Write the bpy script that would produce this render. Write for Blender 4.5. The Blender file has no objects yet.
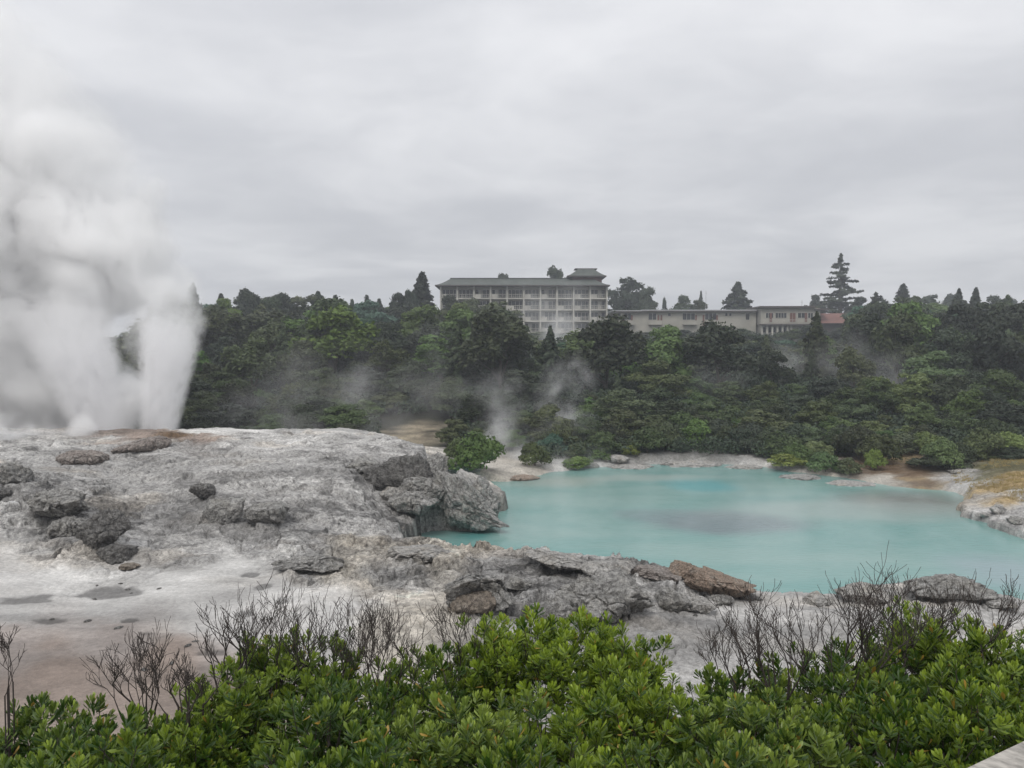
import bpy, math, random
import numpy as np
from math import radians, sin, cos, pi, exp, log
from mathutils import Vector
import mathutils
random.seed(7); RNG = np.random.default_rng(11)
S = bpy.context.scene
COL = S.collection
F = 835.0; CH = 8.0; HOR = 350.0
PITCH = math.atan((384-HOR)/F)

# ---------------------------------------------------------------- camera maths
def ray(px, py):
    a = (px-512)/F; b = (384-py)/F
    c, s = cos(PITCH), sin(PITCH)
    dy = c + b*s; dz = b*c - s
    return a/dy, dz/dy
def atz(px, py, z):
    dx, dz = ray(px, py); Y = (z-CH)/dz
    return (dx*Y, Y, z)
def atY(px, py, Y):
    dx, dz = ray(px, py)
    return (dx*Y, Y, CH+dz*Y)

# ---------------------------------------------------------------- numpy noise
def _h(ix, iy, iz, seed=0):
    n = (ix.astype(np.int64)*374761393 + iy.astype(np.int64)*668265263 + iz.astype(np.int64)*2147483647 + seed*1274126177) & 0xffffffff
    n = ((n ^ (n >> 13))*1274126177) & 0xffffffff
    n = ((n ^ (n >> 16))*2246822519) & 0xffffffff
    n = n ^ (n >> 15)
    return (n & 0xffffff)/float(0xffffff)
def vnoise(p, seed=0):
    i = np.floor(p); f = p-i; i = i.astype(np.int64)
    u = f*f*f*(f*(f*6-15)+10)
    r = 0
    for a in (0, 1):
        wa = u[:, 0] if a else 1-u[:, 0]
        for b in (0, 1):
            wb = u[:, 1] if b else 1-u[:, 1]
            for c in (0, 1):
                wc = u[:, 2] if c else 1-u[:, 2]
                r = r + wa*wb*wc*_h(i[:, 0]+a, i[:, 1]+b, i[:, 2]+c, seed)
    return r*2-1
def fbm(p, oct=4, seed=0, gain=.5, ridged=False):
    r = 0; a = 1; s = 0
    for o in range(oct):
        n = vnoise(p*(2.03**o)+o*17.3, seed+o)
        if ridged: n = 1-2*np.abs(n)
        r = r+a*n; s += a; a *= gain
    return r/s
def voro(p, seed=0):
    i = np.floor(p).astype(np.int64); f1 = np.full(len(p), 9.); f2 = np.full(len(p), 9.); cid = np.zeros(len(p))
    for a in (-1, 0, 1):
        for b in (-1, 0, 1):
            for c in (-1, 0, 1):
                q = i+np.array([a, b, c])
                c0 = np.stack([q[:, 0]+_h(q[:, 0], q[:, 1], q[:, 2], seed+1), q[:, 1]+_h(q[:, 0], q[:, 1], q[:, 2], seed+2), q[:, 2]+_h(q[:, 0], q[:, 1], q[:, 2], seed+3)], 1)
                d = np.sqrt(((p-c0)**2).sum(1)); k = _h(q[:, 0], q[:, 1], q[:, 2], seed+9)
                n = d < f1
                f2 = np.where(n, f1, np.minimum(f2, d)); cid = np.where(n, k, cid); f1 = np.where(n, d, f1)
    return f1, f2, cid
def sst(a, b, x):
    t = np.clip((x-a)/(b-a), 0, 1); return t*t*(3-2*t)
def p3(x, y, z=0.):
    x = np.asarray(x, float); return np.stack([x, np.asarray(y, float)+0*x, z+0*x], 1)

# ---------------------------------------------------------------- object helpers
def tag(o, label=None, cat=None, group=None, kind=None):
    if label: o['label'] = label
    if cat: o['category'] = cat
    if group: o['group'] = group
    if kind: o['kind'] = kind
    return o
def mesh_np(name, V, FQ, smooth=False, attrs=None):
    """FQ: (n,k) face index array or list of such arrays"""
    me = bpy.data.meshes.new(name)
    if not isinstance(FQ, (list, tuple)): FQ = [FQ]
    FQ = [np.asarray(f) for f in FQ if len(f)]
    V = np.asarray(V, np.float32)
    me.vertices.add(len(V)); me.vertices.foreach_set('co', V.ravel())
    loops = np.concatenate([f.ravel() for f in FQ]).astype(np.int32)
    tot = np.concatenate([np.full(len(f), f.shape[1]) for f in FQ]).astype(np.int32)
    st = np.concatenate([[0], np.cumsum(tot)[:-1]]).astype(np.int32)
    me.loops.add(len(loops)); me.loops.foreach_set('vertex_index', loops)
    me.polygons.add(len(tot)); me.polygons.foreach_set('loop_start', st); me.polygons.foreach_set('loop_total', tot)
    if smooth: me.polygons.foreach_set('use_smooth', np.ones(len(tot), bool))
    me.update(calc_edges=True)
    for k, (dom, typ, dat) in (attrs or {}).items():
        a = me.attributes.new(k, typ, dom)
        a.data.foreach_set('color' if 'COLOR' in typ else 'value', np.asarray(dat, np.float32).ravel())
    return me
def link(name, me, mat=None, parent=None, loc=None):
    o = bpy.data.objects.new(name, me); COL.objects.link(o)
    if mat is not None: me.materials.clear(); me.materials.append(mat)
    if parent: o.parent = parent
    if loc is not None: o.location = loc
    return o
def empty(name, loc=(0, 0, 0), rz=0):
    o = bpy.data.objects.new(name, None); COL.objects.link(o); o.location = loc; o.rotation_euler.z = rz; o.empty_display_size = .3
    return o
def copy_tree(o, parent=None):
    c = o.copy(); COL.objects.link(c)
    if parent: c.parent = parent
    for ch in list(o.children): copy_tree(ch, c)
    return c
class MB:
    def __init__(s): s.v = []; s.f = []
    def box(s, x0, x1, y0, y1, z0, z1):
        n = len(s.v)
        s.v += [(x0, y0, z0), (x1, y0, z0), (x1, y1, z0), (x0, y1, z0), (x0, y0, z1), (x1, y0, z1), (x1, y1, z1), (x0, y1, z1)]
        s.f += [(n, n+3, n+2, n+1), (n+4, n+5, n+6, n+7), (n, n+1, n+5, n+4), (n+1, n+2, n+6, n+5), (n+2, n+3, n+7, n+6), (n+3, n, n+4, n+7)]
    def poly(s, pts): n = len(s.v); s.v += pts; s.f.append(tuple(range(n, n+len(pts))))
    def tube(s, pts, rad, n=5, cap=True):
        base = len(s.v); P = [Vector(p) for p in pts]
        for i, p in enumerate(P):
            t = (P[min(i+1, len(P)-1)]-P[max(i-1, 0)]).normalized()
            u = (t.cross(Vector((0, 0, 1))) if abs(t[2]) < .95 else t.cross(Vector((1, 0, 0)))).normalized(); w = t.cross(u)
            for k in range(n):
                a = 2*pi*k/n; s.v.append(tuple(p+u*(rad[i]*cos(a))+w*(rad[i]*sin(a))))
        for i in range(len(P)-1):
            for k in range(n):
                a = base+i*n+k; b = base+i*n+(k+1) % n
                s.f.append((a, b, b+n, a+n))
        if cap: s.f.append(tuple(range(base+(len(P)-1)*n, base+len(P)*n)))
    def build(s, name, mat, parent=None, smooth=False, loc=None):
        me = bpy.data.meshes.new(name); me.from_pydata(s.v, [], s.f)
        if smooth: me.polygons.foreach_set('use_smooth', [True]*len(me.polygons))
        return link(name, me, mat, parent, loc)

# ---------------------------------------------------------------- material helpers
def newmat(name):
    m = bpy.data.materials.new(name); m.use_nodes = True; nt = m.node_tree
    return m, nt, nt.nodes['Principled BSDF']
def N(nt, typ, **kw):
    n = nt.nodes.new(typ)
    for k, v in kw.items():
        if k.startswith('i_'): n.inputs[k[2:].replace('_', ' ')].default_value = v
        else: setattr(n, k, v)
    return n
def math_(nt, op, a, b=None, clamp=False):
    n = nt.nodes.new('ShaderNodeMath'); n.operation = op; n.use_clamp = clamp
    for i, v in enumerate((a, b)):
        if v is None: continue
        if isinstance(v, (int, float)): n.inputs[i].default_value = v
        else: nt.links.new(v, n.inputs[i])
    return n.outputs[0]
def vmath(nt, op, a, b=None, scale=None):
    n = nt.nodes.new('ShaderNodeVectorMath'); n.operation = op
    for i, v in enumerate((a, b)):
        if v is None: continue
        if isinstance(v, (tuple, list)): n.inputs[i].default_value = v
        else: nt.links.new(v, n.inputs[i])
    if scale is not None:
        if isinstance(scale, (int, float)): n.inputs['Scale'].default_value = scale
        else: nt.links.new(scale, n.inputs['Scale'])
    return n.outputs['Value'] if op in ('DISTANCE', 'LENGTH', 'DOT_PRODUCT') else n.outputs[0]
def noise(nt, vec, scale, detail=4, rough=.55, out='Fac'):
    n = N(nt, 'ShaderNodeTexNoise', i_Scale=scale, i_Detail=detail, i_Roughness=rough)
    if vec is not None: nt.links.new(vec, n.inputs['Vector'])
    return n.outputs[out]
def maprange(nt, v, a, b, c=0., d=1., interp='SMOOTHSTEP'):
    n = N(nt, 'ShaderNodeMapRange', interpolation_type=interp)
    nt.links.new(v, n.inputs['Value'])
    for k, x in zip(('From Min', 'From Max', 'To Min', 'To Max'), (a, b, c, d)): n.inputs[k].default_value = x
    return n.outputs[0]
def mixc(nt, fac, a, b, mode='MIX'):
    n = nt.nodes.new('ShaderNodeMix'); n.data_type = 'RGBA'; n.blend_type = mode
    for s, v in ((n.inputs[0], fac), (n.inputs[6], a), (n.inputs[7], b)):
        if isinstance(v, (int, float)): s.default_value = v
        elif isinstance(v, (tuple, list)): s.default_value = (*v[:3], 1)
        else: nt.links.new(v, s)
    return n.outputs[2]
def simple(name, col, rough=.7, var=.15, scale=2., metallic=0, spec=.4):
    m, nt, b = newmat(name)
    tc = N(nt, 'ShaderNodeTexCoord').outputs['Object']
    f = noise(nt, tc, scale, 5)
    c = mixc(nt, maprange(nt, f, .3, .7), tuple(x*(1-var) for x in col), tuple(min(1, x*(1+var)) for x in col))
    nt.links.new(c, b.inputs['Base Color']); b.inputs['Roughness'].default_value = rough
    b.inputs['Metallic'].default_value = metallic; b.inputs['Specular IOR Level'].default_value = spec
    return m

# ---------------------------------------------------------------- terrain
# (px, py, z, roughness, colour)
PALE = (.43, .42, .405); WHITE = (.54, .53, .51); GREY = (.31, .303, .293); DARK = (.14, .135, .13); TAN = (.29, .235, .20)
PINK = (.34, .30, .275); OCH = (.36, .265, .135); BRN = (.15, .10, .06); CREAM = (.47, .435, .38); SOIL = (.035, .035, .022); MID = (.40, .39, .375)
CP = [
 (-500, 760, .8, .1, PALE), (-500, 600, .9, .2, PALE), (-400, 500, 2.4, .5, MID), (-400, 450, 3.0, .5, MID), (-200, 560, 1.1, .4, PALE),
 (0, 760, .8, .1, TAN), (200, 760, .8, .1, TAN), (500, 760, .8, .3, GREY), (800, 760, .8, .3, GREY), (1100, 760, .8, .3, GREY),(-200, 700, .8, .1, PINK),
 (0, 715, .8, .05, TAN), (120, 710, .8, .05, TAN), (230, 700, .8, .08, TAN), (60, 672, .8, .05, TAN), (160, 665, .8, .04, TAN), (240, 660, .8, .05, PINK),
 (10, 640, .8, .06, PINK), (120, 638, .8, .05, PINK), (10, 615, .8, .05, PALE), (120, 610, .8, .04, PALE), (230, 620, .8, .04, PALE), (320, 640, .8, .08, PALE),
 (20, 590, .85, .05, PALE), (180, 585, .85, .05, WHITE), (280, 590, .85, .05, PALE), (70, 573, .85, .08, WHITE), (230, 568, .9, .1, WHITE),
 (330, 610, .85, .15, PALE), (380, 640, .85, .3, CREAM), (300, 565, .95, .2, WHITE), (130, 560, .95, .25, PALE), (10, 562, .95, .12, PALE), (30, 545, 1.15, .35, PALE), (190, 552, 1.0, .3, MID),
 (100, 535, 1.4, 1.0, GREY), (60, 525, 1.6, 1.0, GREY), (75, 552, 1.1, .6, GREY), (120, 510, 1.6, .8, GREY), (20, 520, 1.7, .7, PALE), (20, 495, 2.3, .8, MID), (50, 490, 2.4, .9, GREY), (-50, 490, 2.5, .6, MID),
 (10, 470, 2.7, .5, WHITE), (40, 465, 2.7, .4, PALE), (-80, 455, 2.9, .4, MID), (70, 475, 2.5, .3, PALE),
 (150, 545, 1.05, .35, GREY), (250, 545, 1.0, .45, GREY), (170, 525, 1.3, .5, GREY), (210, 510, 1.75, .5, MID), (270, 525, 1.35, .6, GREY), (140, 490, 2.05, .35, MID), (260, 488, 2.3, .5, MID),
 (110, 465, 2.6, .2, PALE), (180, 468, 2.6, .2, MID), (230, 465, 2.65, .3, MID), (300, 465, 2.7, .4, PALE), (80, 452, 2.85, .4, PALE), (160, 450, 2.95, .2, PALE), (330, 500, 1.85, .5, MID), (320, 540, 1.05, .5, GREY),
 (230, 447, 3.05, .3, MID), (300, 447, 3.05, .35, PALE), (350, 447, 3.0, .4, MID), (170, 437, 3.15, .3, BRN), (240, 436, 3.2, .3, PALE), (200, 440, 3.15, .3, TAN), (300, 435, 3.2, .25, PALE),
 (140, 432, 3.25, .3, TAN), (200, 430, 3.28, .2, WHITE), (250, 429, 3.28, .15, WHITE), (300, 428, 3.3, .15, WHITE), (350, 429, 3.25, .2, WHITE), (380, 434, 3.15, .3, PALE), (400, 441, 3.05, .4, MID), (420, 447, 2.9, .5, GREY),
 (350, 470, 2.6, .5, GREY), (350, 520, 1.3, .6, GREY), (385, 505, 1.25, .7, MID), (400, 535, .9, .6, GREY), (380, 522, 1.1, .6, GREY), (345, 485, 2.3, .5, MID),
 (300, 556, 1.0, .5, MID), (340, 548, 1.15, .5, CREAM), (400, 549, .85, .4, CREAM), (430, 552, .75, .35, CREAM), (340, 575, .95, .3, CREAM), (400, 575, .95, .4, MID), (440, 560, 1.0, .5, CREAM), (480, 554, .8, .4, CREAM),
 (300, 580, .9, .1, PALE), (430, 610, .9, .4, CREAM), (500, 565, .95, .5, MID), (540, 565, .95, .5, MID), (500, 600, .85, .35, GREY), (520, 630, .8, .3, MID), (560, 556, .9, .5, MID), (600, 566, .9, .6, MID),
 (600, 600, .95, .6, MID), (650, 590, .9, .6, MID), (640, 570, .8, .6, MID), (620, 650, .75, .3, MID), (700, 590, .75, .5, MID), (700, 620, .75, .3, GREY), (680, 660, .7, .3, MID), (760, 610, .65, .2, MID),
 (760, 650, .65, .2, MID), (830, 598, .6, .3, MID), (850, 640, .6, .3, MID), (900, 590, .7, .5, MID), (950, 590, .7, .5, MID), (960, 640, .6, .3, PALE), (1020, 605, .5, .3, PALE), (1080, 610, .5, .3, PALE), (1300, 620, .5, .3, PALE),(1300, 760, .5, .3, PALE),
 # far shore
 (430, 462, 1.2, .4, MID), (460, 468, .9, .3, PALE), (500, 476, .35, .2, CREAM), (520, 484, .18, .15, CREAM), (530, 474, .3, .2, CREAM), (560, 471, .25, .2, PALE), (600, 465, .3, .25, PALE), (650, 460, .4, .3, PALE), (700, 461, .3, .3, WHITE),
 (740, 464, .25, .3, PALE), (780, 468, .25, .3, CREAM), (830, 475, .22, .25, CREAM), (850, 467, .4, .2, BRN), (800, 460, .45, .3, GREY), (880, 481, .2, .2, CREAM), (880, 470, .35, .2, BRN), (920, 473, .4, .15, BRN),
 (930, 488, .2, .2, OCH), (900, 455, .9, .3, (.2, .15, .08)), (960, 480, .4, .25, PALE), (985, 470, .8, .3, (.14, .13, .06)), (1020, 465, 1.1, .3, (.13, .12, .06)), (1000, 490, .8, .3, OCH), (1020, 480, 1.1, .3, OCH), (1020, 505, .6, .4, PALE), (985, 512, .3, .4, PALE), (1020, 525, .3, .4, PALE),
 (1100, 480, 1.0, .3, OCH), (1250, 520, .8, .3, OCH), (1100, 530, .5, .3, OCH), (1500, 480, 1.6, .3, OCH), (395, 436, 2.2, .3, CREAM),
]
cpw = np.array([atz(a, b, z) for a, b, z, _, _ in CP]); cpr = np.array([c[3] for c in CP]); cpc = np.array([c[4] for c in CP])
cpr = np.array([max(c[3], .85) if (287 < c[0] < 760 and 543 < c[1] < 602 and (c[1] < 590 or c[0] > 480)) else min(.95, max(c[3], .4)*1.15) if (432 < c[1] < 556 and -100 < c[0] < 425) else c[3] for c in CP])
def st_(X, Y): return np.stack([X/Y*F/100, np.log(Y)*4.5], 1)
cst = st_(cpw[:, 0], cpw[:, 1])
def tps_k(r2): return .5*r2*np.log(r2+1e-9)
def tps_fit(P, v, lam=.02):
    n = len(P); K = tps_k(((P[:, None]-P[None])**2).sum(2))+lam*np.eye(n)
    A = np.zeros((n+3, n+3)); A[:n, :n] = K; A[:n, n] = 1; A[:n, n+1:] = P; A[n, :n] = 1; A[n+1:, :n] = P.T
    return np.linalg.solve(A, np.concatenate([v, np.zeros(3)]))
TW = tps_fit(cst, cpw[:, 2])
def near_base(X, Y):
    out = np.zeros(len(X)); P = st_(X, Y)
    for i in range(0, len(X), 20000):
        q = P[i:i+20000]; K = tps_k(((q[:, None]-cst[None])**2).sum(2))
        out[i:i+20000] = K@TW[:-3]+TW[-3]+q@TW[-2:]
    return np.clip(out, .05, 3.6)
def attr_at(X, Y):
    P = st_(X, Y); r = np.zeros(len(X)); c = np.zeros((len(X), 3))
    P = P+.12*np.stack([fbm(p3(X*.5, Y*.5), 4, 5), fbm(p3(X*.5, Y*.5), 4, 6)], 1)*2.2
    for i in range(0, len(X), 20000):
        d2 = ((P[i:i+20000, None]-cst[None])**2).sum(2); w = 1/(d2+.004)**2.2
        w /= w.sum(1, keepdims=True); r[i:i+20000] = w@cpr; c[i:i+20000] = w@cpc
    return r, c
# pool outline: near side points lie on the ridge top (z .6), far side on the water
POOLPX = [(402, 545, .5), (425, 534, 0), (470, 530, 0), (497, 516, 0), (506, 503, 0), (500, 494, 0), (512, 487, 0), (535, 480, 0), (565, 474, 0), (600, 469, 0), (650, 466, 0), (700, 465, 0), (750, 468, 0), (790, 474, 0),
          (830, 479, 0), (880, 488, 0), (940, 494, 0), (968, 503, 0), (958, 516, 0), (990, 528, 0), (1030, 540, 0), (1120, 556, 0), (1160, 590, 0), (1100, 606, .3), (1024, 600, .4), (985, 592, .5), (930, 586, .5),
          (880, 588, .45), (830, 595, .45), (765, 599, .4), (740, 594, .5), (700, 580, .6), (650, 568, .7), (600, 562, .7), (560, 554, .8), (520, 550, .8), (480, 548, .8)]
POOL = np.array([atz(a, b, z)[:2] for a, b, z in POOLPX])
INLET = np.array([atY(436, 480, 39.4)[:2], atY(448, 480, 39.4)[:2], atY(452, 480, 44)[:2], atY(500, 480, 47)[:2], atY(510, 480, 50)[:2], atY(440, 480, 52)[:2], atY(430, 480, 46)[:2]])
def sdf_poly(X, Y, P):
    d = np.full(len(X), 1e9); ins = np.zeros(len(X), bool)
    for i in range(len(P)):
        a = P[i]; b = P[(i+1) % len(P)]; e = b-a
        t = np.clip(((X-a[0])*e[0]+(Y-a[1])*e[1])/(e@e), 0, 1)
        d = np.minimum(d, (X-a[0]-t*e[0])**2+(Y-a[1]-t*e[1])**2)
        c = ((a[1] > Y) != (b[1] > Y)) & (X < (b[0]-a[0])*(Y-a[1])/(b[1]-a[1]+1e-12)+a[0]); ins ^= c
    d = np.sqrt(d); return np.where(ins, -d, d)
HY = np.array([0, 55, 62, 72, 90, 110, 150, 190, 230, 400, 900, 3000.]); HZ = np.array([.5, .5, .8, 1.5, 3.0, 4.8, 7.8, 10.2, 11.6, 13.5, 14, 10.])
SCL = [np.array(atY(a, b, y)[:2]) for a, b, y in ((352, 470, 40.5), (375, 470, 39.8), (400, 470, 39.3), (425, 470, 39.2))]
def height(X, Y, detail=True):
    X = np.asarray(X, float); Y = np.asarray(Y, float)
    Yc = np.maximum(Y, 12.)
    nb = near_base(X*Yc/np.maximum(Y, .5)*np.clip(Y/12, 0, 1)+0*X if False else X, Yc)
    hill = np.interp(Y, HY, HZ) + fbm(p3(X/28, Y/28), 3, 3)*1.3*sst(70, 110, Y)*(1-.7*sst(140, 170, Y))
    left = sst(-17, -24, X)*0  # keep the hill straight
    w = sst(56, 64, Y+fbm(p3(X/6, Y/6), 2, 8)*1.5)
    # behind the terrace rim the ground falls away
    rim = sst(-5, -9, X)*sst(49.5, 53, Y+fbm(p3(X/3, Y/3), 2, 4)*.6)
    nb = nb*(1-rim)+1.0*rim
    h = nb*(1-w)+hill*w
    rr, _ = attr_at(X, Yc) if detail else (None, None)
    # scarp below the terrace top
    if detail:
        Pn = p3(X, Y)
        near = 1-w
        r = rr*near
        h = h + r*(.30*fbm(Pn*.5, 5, 21, .58, True)+.17*fbm(Pn*1.7, 5, 31, .65, True)) + (.02+.05*near)*fbm(Pn*.8, 4, 41)*.6
        for fr, am, sd in ((.85, .42, 44), (2.1, .16, 47)):   # broken, tilted plates of crust
            pw = np.stack([X*fr+.45*fbm(Pn*fr*.9, 4, sd+30), Y*fr+.45*fbm(Pn*fr*.9, 4, sd+31), 0*X+.5], 1)
            i0 = np.floor(pw).astype(np.int64); b1 = np.full(len(X), 9.); b2 = np.full(len(X), 9.); sl = np.zeros(len(X)); ci = np.zeros(len(X))
            for a in (-1, 0, 1):
                for b in (-1, 0, 1):
                    qx = i0[:, 0]+a; qy = i0[:, 1]+b; qq = 0*qx; cx = qx+_h(qx, qy, qq, sd); cy = qy+_h(qx, qy, qq, sd+1)
                    dx_ = pw[:, 0]-cx; dy_ = pw[:, 1]-cy; dd = np.sqrt(dx_**2+dy_**2); n_ = dd < b1
                    b2 = np.where(n_, b1, np.minimum(b2, dd)); b1 = np.where(n_, dd, b1)
                    sl = np.where(n_, dx_*(_h(qx, qy, qq, sd+2)-.5)*2+dy_*(_h(qx, qy, qq, sd+3)-.35)*2, sl); ci = np.where(n_, _h(qx, qy, qq, sd+4), ci)
            e_ = sst(0, .07, b2-b1)
            h = h+r*am*(sl*.75+(ci-.5)*.35)*e_-r*am*.35*(1-e_)
            if sd == 44: crack = (1-sst(.0, .05, b2-b1))*r; plate = ci
        # stepped sinter ledges
        k = h*3.2+fbm(Pn*.35, 3, 51)*1.2; led = (np.floor(k)+sst(.25, .9, k-np.floor(k)))-k
        h = h+led*.22*near*np.clip(rr*1.6, .12, 1)
    d = sdf_poly(X, Y, POOL); jit = fbm(p3(X*.6, Y*.6), 4, 61)*.55+fbm(p3(X*3, Y*3), 3, 62)*.12
    farside = sst(42, 48, Y)
    ww = .12+.9*farside
    sh = sst(-.1, 1, (d+jit)/ww*.5)
    h = np.where(Y < 64, (h+.5)*sh-.5, h)
    di = sdf_poly(X, Y, INLET)+jit*.4
    h = (h+.4)*sst(-.2, .5, di)-.4
    # banks down from the walkway
    bank = np.interp(Y, [-40, 3, 5.5, 9, 14, 19], [6.4, 5.6, 4.9, 3.0, 1.3, .7])
    wb = 1-sst(11, 19, Y)
    h = h*(1-wb)+(bank+.12*(fbm(p3(X*.8, Y*.8), 3, 71)))*wb
    return h, (rr, w, d, crack, plate)

def fan_grid(us, ys):
    U, Yg = np.meshgrid(us, ys); sc = np.maximum(Yg, 14)
    X = (U*sc).ravel(); Y = Yg.ravel(); n = len(us); m = len(ys)
    i = np.arange(n*m).reshape(m, n)
    Q = np.stack([i[:-1, :-1].ravel(), i[:-1, 1:].ravel(), i[1:, 1:].ravel(), i[1:, :-1].ravel()], 1)
    return X, Y, Q
us = np.concatenate([np.linspace(-2.6, -.72, 60, endpoint=False), np.linspace(-.72, .72, 760), np.linspace(.73, 2.6, 60)])
ys = np.concatenate([np.linspace(-30, 10, 30, endpoint=False), np.linspace(10, 24, 110, endpoint=False), np.linspace(24, 62, 470, endpoint=False), np.geomspace(62, 260, 150), np.geomspace(270, 3000, 30)])
X, Y, Q = fan_grid(us, ys)
Z, (RR, WW, DD, CRK, PLT) = height(X, Y)
_, CC = attr_at(X, np.maximum(Y, 12))
# colour detail of the mineral crust, darker along the plate cracks
Pn = p3(X, Y)
g = fbm(Pn*.9, 5, 81)[:, None]; CC = CC*(1+.22*g)
st = sst(.12, .45, fbm(p3(X*.25, Y*.7), 4, 91))[:, None]; st = st*np.clip(RR*1.2, .05, .8)[:, None]*(X < 14)[:, None]; CC = CC*(1-st*.45)+np.array([.50, .43, .34])*st*.45*CC.mean(1, keepdims=True)/.42
dk = (sst(.18, .5, fbm(p3(X*.7, Y*1.4), 5, 95, .6))*np.clip(RR*1.5, .1, 1))[:, None]; CC = CC*(1-.62*dk)
CC = CC*(1+.30*(PLT-.5)*np.clip(RR*1.5, 0, 1)-.55*np.clip(CRK*1.6, 0, 1))[:, None]
# damp grey hollows on the pale flat
for (a, b, rx, ry) in ((110, 592, 34, 6), (262, 588, 12, 4), (283, 602, 7, 4), (250, 575, 9, 2.5), (30, 600, 36, 5), (145, 633, 9, 2), (50, 620, 22, 4), (245, 613, 9, 3), (215, 650, 16, 4), (130, 620, 8, 2)):
    c = atz(a, b, .82); e1 = atz(a+rx, b, .82)[0]-c[0]; e2 = (atz(a, b-ry, .82)[1]-atz(a, b+ry, .82)[1])/2
    q = np.sqrt(((X-c[0])/e1)**2+((Y-c[1])/e2)**2)+fbm(Pn*1.6, 4, 97)*.55
    k = (1-sst(.75, 1.1, q))[:, None]; CC = CC*(1-.55*k); Z -= k[:, 0]*.02
pp = fbm(p3(X*.9, Y*1.5), 5, 111, .62, True)+.5*fbm(p3(X*3.1, Y*4.4), 4, 115, .6)
CC = CC*(1+(np.clip(pp*.75, -.5, .5)*np.clip(RR*1.3, .06, 1))[:, None])
sw = fbm(p3(X*.18, Y*.55)+.6*fbm(p3(X*.3, Y*.3), 3, 121)[:, None], 5, 122, .55)[:, None]; CC = CC*(1+.28*np.clip(sw*2.2, -1, 1))*.98
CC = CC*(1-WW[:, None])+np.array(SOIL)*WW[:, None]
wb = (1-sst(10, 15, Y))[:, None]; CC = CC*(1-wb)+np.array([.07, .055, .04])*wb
bb = np.array(atY(413, 432, 67.)); kb = (1-sst(.6, 1.1, np.sqrt(((X-bb[0])/4.)**2+((Y-67)/7.)**2)+fbm(Pn*.4, 3, 99)*.3))[:, None]
CC = CC*(1-kb)+np.array([.27, .23, .165])*(1+.9*g+.5*fbm(Pn*.35, 3, 101)[:, None])*kb
wetb = (1-sst(.0, .5, np.abs(DD)+fbm(Pn*2, 3, 98)*.3))[:, None]; CC = CC*(1-.35*wetb*(Z < .35)[:, None])
CC = np.clip(CC, .01, .75)
tm = mesh_np('ground', np.stack([X, Y, Z], 1), Q, True, {'Col': ('POINT', 'FLOAT_COLOR', np.concatenate([CC, np.ones((len(CC), 1))], 1)), 'rough': ('POINT', 'FLOAT', np.clip(RR, .08, 1))})

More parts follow.
